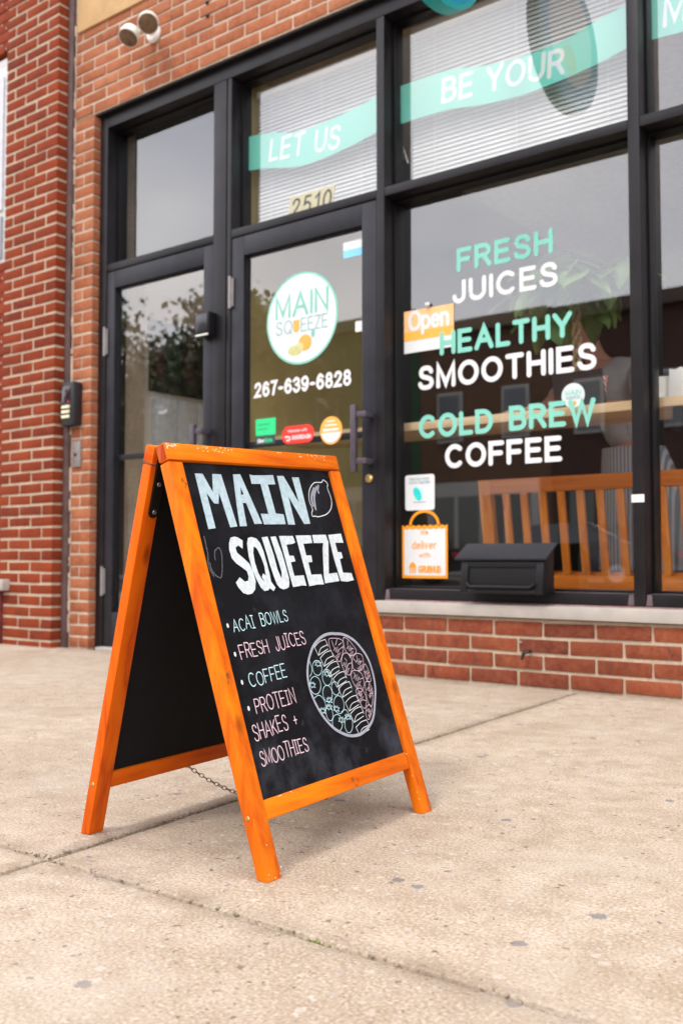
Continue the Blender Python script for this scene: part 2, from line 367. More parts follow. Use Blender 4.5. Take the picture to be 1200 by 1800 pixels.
GL = {
 'A': (.84, [[(0,0),(.42,1),(.84,0)], [(.15,.36),(.69,.36)]]),
 'B': (.70, [[(0,0),(0,1),(.36,1)]+arc(.36,.77,.27,.23,90,-90)+[(0,.54)], [(.36,.54)]+arc(.40,.27,.30,.27,90,-90)+[(0,0)]]),
 'C': (.80, [arc(.43,.5,.43,.5,48,312)]),
 'D': (.76, [[(0,0),(0,1),(.3,1)]+arc(.3,.5,.46,.5,90,-90)+[(0,0)]]),
 'E': (.62, [[(.6,1),(0,1),(0,0),(.62,0)], [(0,.52),(.55,.52)]]),
 'F': (.60, [[(.6,1),(0,1),(0,0)], [(0,.5),(.53,.5)]]),
 'G': (.84, [arc(.43,.5,.43,.5,48,335), [(.46,.45),(.84,.45),(.84,.12)]]),
 'H': (.70, [[(0,0),(0,1)], [(.70,0),(.70,1)], [(0,.52),(.70,.52)]]),
 'I': (.0, [[(0,0),(0,1)]]),
 '|': (.44, [[(0,1),(.44,.98)], [(.22,.99),(.22,.01)], [(0,0),(.44,.02)]]),
 'J': (.50, [[(.5,1),(.5,.28)]+arc(.25,.27,.25,.27,0,-180)]),
 'K': (.66, [[(0,0),(0,1)], [(.62,1),(0,.4)], [(.2,.58),(.66,0)]]),
 'L': (.56, [[(0,1),(0,0),(.56,0)]]),
 'M': (.84, [[(0,0),(0,1),(.42,.1),(.84,1),(.84,0)]]),
 'N': (.70, [[(0,0),(0,1),(.70,0),(.70,1)]]),
 'O': (.88, [arc(.44,.5,.44,.5,90,450,24)]),
 'P': (.64, [[(0,0),(0,1),(.36,1)]+arc(.36,.74,.28,.26,90,-90)+[(0,.48)]]),
 'Q': (.88, [arc(.44,.5,.44,.5,90,450,24), [(.55,.25),(.86,-.05)]]),
 'R': (.68, [[(0,0),(0,1),(.38,1)]+arc(.38,.75,.27,.25,90,-90)+[(0,.5)], [(.36,.5),(.68,0)]]),
 'S': (.65, [_S]), 'T': (.70, [[(0,1),(.70,1)], [(.35,1),(.35,0)]]),
 'U': (.70, [[(0,1),(0,.34)]+arc(.35,.35,.35,.35,180,360)+[(.70,1)]]),
 'V': (.76, [[(0,1),(.38,0),(.76,1)]]), 'W': (1.1, [[(0,1),(.28,0),(.55,.95),(.82,0),(1.1,1)]]),
 'Y': (.76, [[(0,1),(.38,.45),(.76,1)], [(.38,.45),(.38,0)]]), 'Z': (.62, [[(0,1),(.62,1),(0,0),(.62,0)]]),
 '0': (.60, [arc(.3,.5,.3,.5,90,450,22)]), '1': (.3, [[(0,.78),(.28,1),(.28,0)]]),
 '2': (.58, [spline([(.02,.74),(.1,.93),(.3,1),(.5,.92),(.56,.73),(.44,.5),(.2,.24)],4)+[(0,0),(.58,0)]]),
 '3': (.58, [spline([(.02,.82),(.26,1),(.52,.86),(.48,.6),(.24,.52)],4), spline([(.24,.52),(.52,.44),(.57,.22),(.4,.02),(.18,.0),(0,.18)],4)]),
 '5': (.58, [[(.52,1),(.1,1),(.05,.55)]+spline([(.05,.55),(.3,.64),(.54,.5),(.57,.28),(.44,.04),(.2,0),(0,.14)],4)]),
 '6': (.58, [spline([(.54,.84),(.32,1),(.1,.82),(.01,.45),(.06,.14),(.29,0),(.53,.12),(.57,.36),(.42,.58),(.18,.56),(.03,.36)],4)]),
 '7': (.54, [[(0,1),(.54,1)]+spline([(.54,1),(.34,.6),(.2,0)],4)]),
 '8': (.58, [arc(.29,.76,.23,.24,-90,270,16), arc(.29,.26,.28,.26,90,450,18)]),
 '9': (.58, [spline([(.55,.64),(.4,.44),(.16,.42),(.01,.64),(.05,.88),(.29,1),(.52,.86),(.57,.55),(.48,.18),(.26,0),(.04,.16)],4)]),
 '-': (.34, [[(0,.42),(.34,.42)]]), '+': (.5, [[(0,.42),(.5,.42)], [(.25,.16),(.25,.68)]]),
 'p': (.56, [[(0,.68),(0,-.28)], arc(.27,.33,.28,.33,180,-180,18)]), 'e': (.56, [[(.02,.35),(.54,.35)]+arc(.28,.33,.27,.33,5,315)]),
 'n': (.5, [[(0,0),(0,.66)], [(0,.36)]+arc(.25,.4,.25,.26,170,0)+[(.5,0)]]), 'd': (.56, [[(.55,1),(.55,0)], arc(.28,.33,.28,.33,0,360,18)]),
 'l': (.0, [[(0,0),(0,1)]]), 'i': (.0, [[(0,0),(0,.64)], [(0,.9),(0,.93)]]), 'v': (.5, [[(0,.66),(.25,0),(.5,.66)]]),
 'r': (.34, [[(0,0),(0,.66)], [(0,.36)]+arc(.26,.38,.26,.27,170,70)]), 'w': (.76, [[(0,.66),(.19,0),(.38,.6),(.57,0),(.76,.66)]]),
 't': (.36, [[(.16,.95),(.16,.12),(.34,0)], [(0,.66),(.36,.66)]]), 'h': (.5, [[(0,0),(0,1)], [(0,.36)]+arc(.25,.4,.25,.26,170,0)+[(.5,0)]]),
 'b': (.56, [[(0,1),(0,0)], arc(.28,.33,.28,.33,180,540,18)]),
 'a': (.54, [[(.53,.66),(.53,0)], arc(.27,.33,.27,.33,0,360,18)]), 'g': (.54, [[(.54,.66),(.54,-.1)]+arc(.27,-.1,.27,.2,0,-150), arc(.27,.33,.27,.33,0,360,18)]),
 'o': (.56, [arc(.28,.33,.28,.33,90,450,18)]), 's': (.44, [[(x*.68, y*.66) for x, y in _S]]), 'c': (.5, [arc(.28,.33,.28,.33,50,310)]),
 'f': (.36, [[(.34,.98),(.2,.96),(.15,.8),(.15,0)], [(0,.64),(.32,.64)]]), 'u': (.5, [[(0,.66),(0,.26)]+arc(.25,.25,.25,.25,180,360)+[(.5,.66),(.5,0)]]),
 'm': (.8, [[(0,0),(0,.66)], [(0,.4)]+arc(.2,.42,.2,.24,170,0)+[(.4,0)], [(.4,.4)]+arc(.6,.42,.2,.24,170,0)+[(.8,0)]]), 'y': (.5, [[(0,.66),(.25,.05)], [(.5,.66),(.12,-.28)]]), 'k': (.46, [[(0,0),(0,1)], [(.42,.66),(0,.25)], [(.14,.4),(.46,0)]]),
}
def layout(text, x0, x1, y0, h, gap=.30, space=.55, wob=0.0, slant=0.0, y1=None):
    y1 = y0 if y1 is None else y1
    items = []; x = 0
    for ch in text:
        if ch == ' ': x += space; continue
        wd, st = GL[ch]; items.append((x, st)); x += wd+gap
    tot = x-gap; sx = (x1-x0)/max(tot, .01); res = []
    for gx, st in items:
        dy = rng.uniform(-wob, wob)*h; sy = 1+rng.uniform(-wob, wob)*1.4; sl = slant+rng.uniform(-wob, wob)*.8; mid = (y1-y0)*(gx/max(tot, .01))
        for s in st:
            res.append([(x0+(gx+px)*sx+sl*py*h, y0+mid+dy+py*h*sy) for px, py in s])
    return res
EPS = 1.4e-5
def ribbon(mb, poly, width, fn, lift=0.0, cap=True, mi=0, closed=False):
    """flat stroke of one width with round ends, laid on a surface: fn(u, v, d)"""
    p = [Vector(q) for q in poly]; q = [p[0]]
    for a in p[1:]:
        if (a-q[-1]).length > 1e-6: q.append(a)
    p = q; n = len(p); hw = width/2
    if n == 1: p = [p[0]-Vector((hw*.1, 0)), p[0]+Vector((hw*.1, 0))]; n = 2
    if closed and (p[0]-p[-1]).length < 1e-6: p = p[:-1]; n = len(p)
    Lf, Rt = [], []
    for i in range(n):
        if closed: d0 = (p[i]-p[i-1]).normalized(); d1 = (p[(i+1) % n]-p[i]).normalized()
        else:
            d0 = (p[i]-p[max(i-1, 0)]) if i else (p[1]-p[0]); d1 = (p[min(i+1, n-1)]-p[i]) if i < n-1 else d0
            d0 = d0.normalized(); d1 = d1.normalized()
        n0 = Vector((-d0.y, d0.x)); n1 = Vector((-d1.y, d1.x)); b = n0+n1
        if b.length < .25: b = n0.copy()
        b.normalize(); k = hw/max(.42, b.dot(n0))
        Lf.append(p[i]+b*k); Rt.append(p[i]-b*k)
    vs = []; fs = []
    for i, (a, b) in enumerate(zip(Lf, Rt)): vs += [fn(a.x, a.y, lift+i*EPS), fn(b.x, b.y, lift+i*EPS)]
    for i in range(n if closed else n-1):
        j = (i+1) % n; fs.append((2*i, 2*i+1, 2*j+1, 2*j))
    if cap and not closed:
        for i, s in ((0, -1), (n-1, 1)):
            d = ((p[1]-p[0]) if i == 0 else (p[-1]-p[-2])).normalized()*s; a0 = math.atan2(d.y, d.x)
            base = len(vs); k = 7
            ring = [p[i]+Vector((math.cos(a0-math.pi/2+math.pi*t/k), math.sin(a0-math.pi/2+math.pi*t/k)))*hw for t in range(k+1)]
            vs += [fn(c.x, c.y, lift+i*EPS+(1.6*EPS if i else -1.6*EPS)) for c in ring]; fs.append(tuple(range(base, base+k+1)))
    mb.add(vs, fs, mi); return mb
def lettering(name, strokes, width, fn, mat, parent=None, lift=.0004, step=.00005, cap=True):
    mb = MB()
    for i, s in enumerate(strokes): ribbon(mb, s, width, fn, lift+step*(i % 3), cap)
    return mb.build(name, mat, parent)
def disc(mb, cx, cy, rx, ry, fn, lift, n=40, mi=0):
    mb.add([fn(cx+rx*math.cos(2*math.pi*k/n), cy+ry*math.sin(2*math.pi*k/n), lift) for k in range(n)], [tuple(range(n))], mi); return mb
def plate(mb, pts, fn, lift, mi=0): mb.add([fn(u, v, lift) for u, v in pts], [tuple(range(len(pts)))], mi); return mb
def rrect(x0, x1, y0, y1, r, n=5):
    o = []
    for cx, cy, a in ((x1-r, y1-r, 0), (x0+r, y1-r, 90), (x0+r, y0+r, 180), (x1-r, y0+r, 270)): o += arc(cx, cy, r, r, a, a+90, n)
    return o
def face(Y): return lambda u, v, d: (u, Y-d, v)       # a sheet on a plane parallel to the shop front, d towards the street

# ------------------------------------------------------------------ ground
WY, FY, GY, DGY = 3.575, 3.62, 3.73, 3.652         # wall face, frame face, glass, door glass
def gplane(name, x0, x1, y0, y1, z, mat): return struct(MB().add([(x0,y0,z),(x1,y0,z),(x1,y1,z),(x0,y1,z)], [(0,1,2,3)]).build(name, mat))
M_ASPH = plain('asphalt', (.05,.05,.052), .9, var=.3, scale=120, bmp=.4)
M_EARTH = plain('bare ground', (.12,.10,.08), .95, var=.3, scale=3)
gplane('ground', -320, 320, -320, 320, -.30, M_EARTH)
road = gplane('road', -150, 150, -14.6, -2.6, -.13, M_ASPH)
M_LINE = plain('yellow road paint', (.55,.38,.05), .8, var=.2, scale=40)
lm = MB()
for yy in (-8.5, -8.75): lm.add([(-150,yy,-.126),(150,yy,-.126),(150,yy+.1,-.126),(-150,yy+.1,-.126)], [(0,1,2,3)])
struct(lm.build('road_marking', M_LINE))
# the pavement: a bed of dirt with concrete slabs, each one a part
pav = struct(MB().box(-40, 40, -2.6, 3.66, -.20, -.008).build('pavement', M_DIRT))
def jx(y): return -1.43 - (y-.95)*.0745                      # the joint that runs to the wall, a little askew
def slab(pts, lab=None):
    n = 9; top = []
    P = []
    for i in range(4):
        a, b = Vector(pts[i]), Vector(pts[(i+1) % 4])
        L_ = (b-a).length; k = max(4, min(70, int(L_/.05)))
        nrm = Vector((-(b-a).y, (b-a).x)).normalized()
        for t in range(k):
            q = a+(b-a)*(t/k)
            if t: q += nrm*(rng.gauss(0, .0016))
            P.append(q)
    c = Vector((sum(p.x for p in P)/len(P), sum(p.y for p in P)/len(P)))
    m = len(P); vs = []
    for z, ins in ((-.09, 0), (-.0075, 0), (-.002, .004), (0.0, .012)):
        for p in P:
            d = (c-p); d = Vector((math.copysign(min(1, abs(d.x)*50), d.x), math.copysign(min(1, abs(d.y)*50), d.y)))
            vs.append((p.x+d.x*ins*.7, p.y+d.y*ins*.7, z))
    fs = [(r*m+i, r*m+(i+1) % m, (r+1)*m+(i+1) % m, (r+1)*m+i) for r in range(3) for i in range(m)] + [tuple(range(3*m, 4*m))]
    return MB().add(vs, fs).build('paving_slab', M_PAVE, pav, smooth=False)
g = .0046; gy = .0028; yj = 1.046
XL, XR = -8.0, 3.4
slab([(jx(yj)+g, yj+gy), (XR, yj+gy), (XR, WY-.012), (jx(WY)+g, WY-.012)])
slab([(XL, yj+gy), (jx(yj)-g, yj+gy), (jx(WY)-g, WY-.012), (XL, WY-.012)])
slab([(jx(-1.4)+g, -1.4), (XR, -1.4), (XR, yj-gy), (jx(yj)+g, yj-gy)])
slab([(XL, -1.4), (jx(-1.4)-g, -1.4), (jx(yj)-g, yj-gy), (XL, yj-gy)])
for x0, x1 in ((-40, XL-.014), (XR+.014, 40)): slab([(x0, -1.4), (x1, -1.4), (x1, WY-.012), (x0, WY-.012)])
slab([(-40, -2.4), (40, -2.4), (40, -1.414), (-40, -1.414)])
struct(MB().box(-60, 60, -2.6, -2.414, -.24, .0).build('kerb', M_STONE, bevel=.015))
gplane('far_pavement', -150, 150, -19.5, -14.6, -.03, plain('far concrete', (.22,.19,.16), .9, var=.12, scale=2))
struct(MB().box(-150, 150, -14.6, -14.45, -.2, -.026).build('far_kerb', M_STONE))
# moss and grit in the joints
mm = MB()
for _ in range(22):
    t = rng.random(); q = Vector((jx(yj)+.02+rng.gauss(0,.02), yj+rng.gauss(0,.006))) if t < .35 else Vector((-.855+rng.gauss(0,.012), yj+rng.gauss(0,.005)))
    r_ = rng.uniform(.0018, .0042); mm.lathe([(r_, 0), (r_*.8, r_*.5), (r_*.2, r_*.8)], Matrix.Translation((q.x, q.y, -.006)), 6)
mo = mm.build('moss', M_MOSS, pav); mo['kind'] = 'stuff'
gm = MB()
for _ in range(420):
    if rng.random() < .5: y_ = rng.uniform(.6, 3.5); q = (jx(y_)+rng.gauss(0,.012), y_)
    else: q = (rng.uniform(-2.4, .3), yj+rng.gauss(0,.012))
    r_ = rng.uniform(.0012, .004); a_ = rng.random()*6
    gm.lathe([(r_, 0), (r_*.9, r_*.5), (r_*.3, r_*.9)], Matrix.Translation((q[0], q[1], -.002)) @ Matrix.Rotation(a_, 4, 'Z') @ Matrix.Diagonal((1.5, .8, 1, 1)), 5)
gr = gm.build('grit', plain('grit', (.22,.17,.12), .9, var=.6, scale=300), pav); gr['kind'] = 'stuff'

# ------------------------------------------------------------------ bricks
def brick_mesh(name, Lb, Hb, Db, mat, seed):
    r2 = random.Random(seed); mb = MB(); j = lambda s=.0016: r2.uniform(-s, s)
    x, z = Lb/2, Hb/2
    mb.hexa([(-x+j(),0+j(.001),-z+j()),(x+j(),0+j(.001),-z+j()),(x,Db,-z),(-x,Db,-z),(-x+j(),0+j(.001),z+j()),(x+j(),0+j(.001),z+j()),(x,Db,z),(-x,Db,z)])
    o = mb.build(name, mat, bevel=.0045, seg=2); me = o.data; bpy.data.objects.remove(o); return me
class Bricks:
    def __init__(s, mat, H, D):
        s.D = D; s.full = [brick_mesh('brick', .203, H, D, mat, 100+i) for i in range(7)]; s.half = [brick_mesh('brick', .097, H, D, mat, 200+i) for i in range(5)]
    def put(s, x0, x1, z, Y, parent):
        Lb = x1-x0
        if Lb < .03: return
        me = rng.choice(s.full if Lb > .14 else s.half); o = link('brick', me, parent, ((x0+x1)/2, Y+rng.uniform(-.002, .0015), z))
        o.scale.x = Lb/(.203 if Lb > .14 else .097); o.rotation_euler.y = rng.gauss(0, .006); o.rotation_euler.x = rng.gauss(0, .02); o.scale.z = rng.uniform(.94, 1.03)
    def course(s, xs, xe, off, z, Y, parent, pitch=.2155, joint=.0115):
        x = xs-off
        while x < xe-.01:
            a, b = max(x, xs), min(x+pitch-joint, xe)
            if b-a > .03: s.put(a, b, z, Y, parent)
            x += pitch

shop = thing('shop_building', 'brick storefront with dark frames, two glass doors and big lettered windows', 'building')
MX0, MX1 = -4.752, -4.572                   # brick pier left of the doors
CP = 3.066/46
wallm = MB()
wallm.box(MX0, MX1-.008, WY+.004, WY+.4, -.05, 3.062)                   # pier
wallm.box(MX0, 4.0, WY+.004, WY+.4, 3.066+.004, 6.2)                 # above the frames
bw = wallm.build('brick_wall', M_MORTAR, shop)
B = Bricks(M_BRICK_SHOP, CP-.0115, .10)
for k in range(46):
    z = CP*(k+.5)
    if k % 2: B.put(MX0+.010, MX1, z, WY, bw)
    else: B.put(MX0+.010, MX0+.083, z, WY, bw); B.put(MX0+.094, MX1, z, WY, bw)
for k in range(46, 56):
    z = CP*(k+.5)+.004
    B.course(MX0+.01, -1.9, .05+.108*(k % 2)+rng.uniform(-.006, .006), z, WY, bw)
MB().box(MX1-.02, 4.0, WY+.012, WY+.3, 3.0605, 3.0695).build('dark_lintel_plate', M_FRAME, shop)  # dark plate added so the underside of the brickwork reads black
# low wall under the big window
low = MB().box(-2.605, 4.0, WY+.0055, WY+.30, -.05, .268).build('low_brick_wall', M_MORTAR_L, shop)
BL = Bricks(M_BRICK_LOW, .0535, .10)
for k in range(4):
    z = .0335+k*.0655
    BL.course(-2.601, .0, .045+.109*((k+1) % 2), z, WY, low, pitch=.2185, joint=.011)
MB().box(-2.601, 4.0, WY-.022, FY+.13, .2725, .322).build('stone_sill', M_STONE, shop, bevel=.005)
# tan stucco panel, brown strip joint
tp = [onY(x, y, WY) for x, y in ((138.5, 0), (140.5, 59), (228, 16))]
MB().prism([(-4.722, 3.592), (-3.2, 3.592), (-3.2, 6.2), (-4.722, 6.2)], WY-.012, WY+.005, lambda u, v, d: (u, d, v)).build('stucco_panel', M_STUCCO, shop, bevel=.003)
MB().box(-4.795, MX0-.001, WY-.022, WY+.1, -.03, 6.2).build('joint_strip', M_CAULK, shop, bevel=.006)
cb = MB()
for k in range(60):
    z = rng.uniform(.02, 3.6); cb.box(-4.758+rng.uniform(-.004, .003), -4.742+rng.uniform(-.004, .006), WY-.006, WY+.01, z, z+rng.uniform(.02, .14))
o = cb.build('mortar_smear', M_MORTAR, shop, bevel=.003); o['kind'] = 'stuff'

# ------------------------------------------------------------------ storefront frame
def bar(name, x0, x1, z0, z1, y0=FY, y1=GY+.04, mat=M_FRAME, par=shop, bev=.003): return MB().box(x0, x1, y0, y1, z0, z1).build(name, mat, par, bevel=bev)
HZ0, HZ1 = 2.985, 3.060; TZ0, TZ1 = 2.146, 2.187; BZ = .374
XS = dict(l0=-4.569, l1=-4.506, m0=-3.648, m1=-3.556, s0=-3.548, s1=-3.520, c0=-2.606, c1=-2.563, r0=-1.425, r1=-1.379)
bar('frame_jamb', XS['l0'], XS['l1'], .0, HZ1)
bar('frame_head', XS['l1']+.001, 4.0, HZ0, HZ1, FY-.001)
bar('mullion', XS['m0'], XS['m1'], .0, HZ0-.001)
bar('mullion', XS['m1']+.001, XS['s0']-.001, .0, HZ0-.001, FY+.012)
bar('mullion', XS['s0'], XS['s1'], .0, HZ0-.001)
bar('mullion', XS['c0'], XS['c1'], .0, HZ0-.001)
bar('mullion', XS['r0'], XS['r1'], .323, HZ0-.001)
bar('mullion', -.24, -.195, .323, HZ0-.001)
for a, b in ((XS['l1'], XS['m0']), (XS['s1'], XS['c0']), (XS['c1'], XS['r0']), (XS['r1'], -.24), (-.195, 4.0)): bar('transom_bar', a+.001, b-.001, TZ0, TZ1, FY+.001)
for a, b in ((XS['c1'], XS['r0']), (XS['r1'], -.24), (-.195, 4.0)): bar('bottom_rail', a+.001, b-.001, .323, BZ, FY+.004)
# thin glazing stops round each light (the inner step of the recess)
def stops(x0, x1, z0, z1):
    mb = MB(); t = .011; y0, y1 = GY-.035, GY+.03
    mb.box(x0, x0+t, y0, y1, z0, z1); mb.box(x1-t, x1, y0, y1, z0, z1); mb.box(x0+t, x1-t, y0, y1, z0, z0+t); mb.box(x0+t, x1-t, y0, y1, z1-t, z1)
    mb.build('glazing_stop', M_FRAME_WORN if rng.random() < 0 else M_BLACK_MET, shop, bevel=.002)
def pane(x0, x1, z0, z1, Y, par=shop):
    mb = MB(); mb.add([(x0,Y,z0),(x1,Y,z0),(x1,Y,z1),(x0,Y,z1)], [(0,1,2,3)], 0)
    t = .006; mb.add([(x0,Y+t,z0),(x1,Y+t,z0),(x1,Y+t,z1),(x0,Y+t,z1),(x0,Y,z0),(x1,Y,z0),(x1,Y,z1),(x0,Y,z1)], [(3,2,1,0),(0,1,5,4),(1,2,6,5),(2,3,7,6),(3,0,4,7)], 1)
    me = bpy.data.meshes.new('glass_pane'); me.from_pydata(mb.v, [], mb.f); me.materials.append(M_GLASS); me.materials.append(M_GLASS_BACK)
    for p, i in zip(me.polygons, mb.mi): p.material_index = i
    return link('glass_pane', me, par)
for a, b in ((XS['l1'], XS['m0']), (XS['s1'], XS['c0']), (XS['c1'], XS['r0']), (XS['r1'], -.24), (-.195, 4.0)):
    stops(a+.0005, b-.0005, TZ1+.0005, HZ0-.0015); pane(a+.003, b-.003, TZ1+.003, HZ0-.003, GY)
for a, b in ((XS['c1'], XS['r0']), (XS['r1'], -.24), (-.195, 4.0)):
    stops(a+.0005, b-.0005, BZ+.0005, TZ0-.0005); pane(a+.003, b-.003, BZ+.003, TZ0-.003, GY)
# worn paint on the rail ends and ledges
wm = MB()
for x, z in ((XS['c1']+.012, .350), (XS['r0']-.012, .352), (XS['r1']+.012, .352)): wm.add([(x-.013,FY+.0025,z-.022),(x+.013,FY+.0025,z-.02),(x+.010,FY+.0025,z+.022),(x-.006,FY+.0025,z+.02)], [(0,1,2,3)])
for a, b in ((XS['c1'], XS['r0']), (XS['r1'], -.24)): wm.add([(a+.01,FY+.012,BZ+.0012),(b-.01,FY+.012,BZ+.0012),(b-.01,GY-.04,BZ+.0012),(a+.01,GY-.04,BZ+.0012)], [(0,1,2,3)])
wm.build('worn_paint', M_FRAME_WORN, shop)
# bedding line of old paint under the bottom rail
MB().box(-2.56, 3.9, FY-.006, FY+.01, .3225, .3275).build('paint_line', plain('dusty pink paint', (.30,.17,.16), .8, var=.35, scale=25), shop)

# ------------------------------------------------------------------ doors
def door(x0, x1, hinge_left, stile, glass_top, lab):
    d = MB(); y0, y1 = FY+.004, FY+.052; z0, z1 = .02, TZ0-.006; top = z1-glass_top; kick = .19
    d.box(x0, x0+stile, y0, y1, z0, z1); d.box(x1-stile, x1, y0, y1, z0, z1)
    d.box(x0+stile+.0005, x1-stile-.0005, y0, y1, glass_top, z1); d.box(x0+stile+.0005, x1-stile-.0005, y0, y1, z0, z0+kick)
    dr = d.build('door', M_DOORF, shop, bevel=.0025); dr['label'] = lab
    gx0, gx1, gz0, gz1 = x0+stile, x1-stile, z0+kick, glass_top
    b = MB(); t = .009
    for q in ((gx0, gx0+t, gz0, gz1), (gx1-t, gx1, gz0, gz1), (gx0+t, gx1-t, gz0, gz0+t), (gx0+t, gx1-t, gz1-t, gz1)): b.box(q[0], q[1], y0+.016, y1-.004, q[2], q[3])
    b.build('glazing_bead', M_BLACK_MET, dr, bevel=.0015)
    MB().box(gx0+.0095, gx1-.0095, DGY-.006, DGY-.0008, 1.060, 1.091).build('mid_rail', M_BLACK_MET, dr, bevel=.001)
    pane(gx0+.002, gx1-.002, gz0+.002, gz1-.002, DGY, dr)
    hx = x0-.004 if hinge_left else x1+.004
    for hz in (.30, 1.66, ) if hinge_left and x0 < -4 else (1.78, .30): 
        hb = MB(); hb.tube([(hx, FY-.008, hz), (hx, FY-.008, hz+.165)], .0078, 10); hb.box(hx-.004, hx+.02, FY-.004, FY+.002, hz+.01, hz+.155)
        hb.build('hinge', M_GREYPLATE, dr, smooth=True)
    return dr, gx0, gx1
d1, a1, b1 = door(XS['l1']+.004, XS['m0']-.004, True, .068, 2.043, 'left door with bare glass')
d2, a2, b2 = door(XS['s1']+.004, XS['c0']-.004, True, .082, 2.040, 'right door with printed logo and phone number')
def pull(par, x, z0, z1, posts, xo):
    h = MB(); y = FY-.055
    h.box(x-.0145, x+.0145, y-.011, y+.011, z0, z1)
    for z in posts: h.box(x+.0145, xo, y-.006, y+.006, z-.013, z+.013); h.box(xo-.03, xo-.001, y+.006, FY+.003, z-.013, z+.013)
    h.build('pull_handle', plain('bronze handle', (.085,.068,.085), .4, .3), par, bevel=.003)
pull(d2, -2.693, .898, 1.200, (1.155, .945), -2.622)
pull(d1, -3.730, .93, 1.200, (1.160, .975), -3.662)
lk = MB(); Mx = Matrix.Translation((-2.648, FY+.004, .869)) @ Matrix.Rotation(math.pi/2, 4, 'X')
lk.lathe([(.021, 0), (.021, .006), (.017, .012), (.013, .016), (.0, .016)], Mx, 24); lk.build('lock_cylinder', M_BRASS, d2, smooth=True)
# threshold
MB().box(XS['l1']+.002, XS['m0']-.002, FY-.05, FY+.09, -.01, .016).build('threshold', M_STONE, shop, bevel=.004)
MB().box(XS['s1']+.002, XS['c0']-.002, FY-.05, FY+.09, -.01, .016).build('threshold', M_STONE, shop, bevel=.004)

# ------------------------------------------------------------------ neighbour pillar
nb = thing('neighbour_building', 'red brick house pillar and window at the left edge', 'building')
NY, NX = 3.49, -4.800
nm = MB(); nm.box(-5.311, NX-.004, NY+.0035, NY+.5, -.06, 7.0); nm.box(-9.0, -5.3115, NY+.10, NY+.5, -.06, 7.0)
nw = nm.build('brick_wall', M_MORTAR_L, nb)
m, nt, b = newmat('distant red brickwork'); bt = N(nt, 'ShaderNodeTexBrick'); bt.inputs['Scale'].default_value = 1; bt.inputs['Brick Width'].default_value = .2155; bt.inputs['Row Height'].default_value = .0655
bt.inputs['Mortar Size'].default_value = .006; bt.inputs['Color1'].default_value = (.25,.034,.011,1); bt.inputs['Color2'].default_value = (.17,.022,.009,1); bt.inputs['Mortar'].default_value = (.52,.39,.28,1)
mpb = N(nt, 'ShaderNodeMapping'); mpb.inputs['Rotation'].default_value = (math.pi/2, 0, 0); nt.links.new(coords(nt), mpb.inputs[0]); nt.links.new(mpb.outputs[0], bt.inputs['Vector']); nt.links.new(bt.outputs['Color'], b.inputs['Base Color']); b.inputs['Roughness'].default_value = .9
sf_ = MB(); sf_.box(-9.0, -5.3115, NY+.004, NY+.0995, 3.66, 7.0); sf_.box(-9.0, -5.3115, NY+.004, NY+.0995, .39, 2.305); sf_.build('side_brickwork', m, nb)
BR = Bricks(M_BRICK_RED, .0655-.0125, .12)
NL = -5.315
for k in range(62):
    z = -.03+.0655*(k+.5)
    left = -5.47 if z > 3.66 or .39 < z < 2.30 else (-5.267 if z < .39 else NL)
    x = NX-.0; first = True
    wd = .203 if k % 2 else .097
    while x-left > .035:
        a = max(left, x-wd); a = left if a-left < .06 else a; BR.put(a, x, z, NY, nw); x = min(x, a+wd); x -= wd+.0135; wd = .203
sw = onY(12, 300, 3.49)
wn = MB().box(-6.3, NL-.001, NY+.02, NY+.095, 2.31, 3.62).build('window', plain('window wood', (.55,.54,.53), .5), nb, bevel=.004); wn['label'] = 'white painted window beside the brick pillar'
MB().box(-6.2, NL-.05, NY+.010, NY+.019, 2.66, 3.5).build('pane', plain('pale sky pane', (.52,.52,.56), .35), wn)  # sky reflection painted into the pane as a pale colour
MB().box(-6.2, NL-.05, NY+.010, NY+.019, 2.36, 2.62).build('pane', plain('dim window pane', (.20,.21,.23), .12, spec=.8), wn)
MB().box(-6.3, -5.205, NY-.05, NY+.06, .318, .385).build('stone_sill', M_STONE, nb, bevel=.014)
bs = MB().box(-6.3, -5.270, NY-.02, NY+.05, -.06, .312).build('basement_brickwork', plain('dark red painted brick', (.14,.012,.010), .7, var=.35, scale=14, bmp=.2), nb, bevel=.004)

# ------------------------------------------------------------------ wall fittings
# twin floodlight
fl = thing('security_light', 'twin headed off white floodlight on the salmon brick above the doors', 'light')
pc = onY(272, 60, WY)
MB().lathe([(.050, 0), (.050, .010), (.040, .022), (.0, .024)], Matrix.Translation((pc.x, WY-.001, pc.z)) @ Matrix.Rotation(math.pi/2, 4, 'X'), 24).build('base_plate', M_WHITE, fl, smooth=True)
for (px, py), dirv in (((261, 39), Vector((.50, -.50, -.72))), ((228, 62), Vector((.12, -.50, -.86)))):
    c = onY(px, py, WY-.14); dirv.normalize()
    q = dirv.to_track_quat('Z', 'Y').to_matrix().to_4x4()
    h = MB().lathe([(.012, -.055), (.034, -.050), (.048, -.034), (.055, -.008), (.056, .022), (.053, .024)], Matrix.Translation(c) @ q, 28).build('lamp_head', M_LAMPW, fl, smooth=True)
    MB().lathe([(.052, .0235), (.050, .026), (.030, .030), (.0, .031)], Matrix.Translation(c) @ q, 28).build('lens', M_LENS, h, smooth=True)
    MB().tube([c-dirv*.045, Vector((c.x*.5+pc.x*.5, WY-.075, pc.z-.005)), Vector((pc.x, WY-.02, pc.z))], .008, 8).build('arm', M_LAMPW, fl, smooth=True)
# bolts in the wall
for px, py in ((365, 5), (366, 28)):
    p = onY(px, py, WY); MB().lathe([(.011, 0), (.011, .008), (.004, .012)], Matrix.Translation((p.x, WY, p.z)) @ Matrix.Rotation(math.pi/2, 4, 'X'), 8).build('anchor_bolt', M_BLACK_MET, shop)
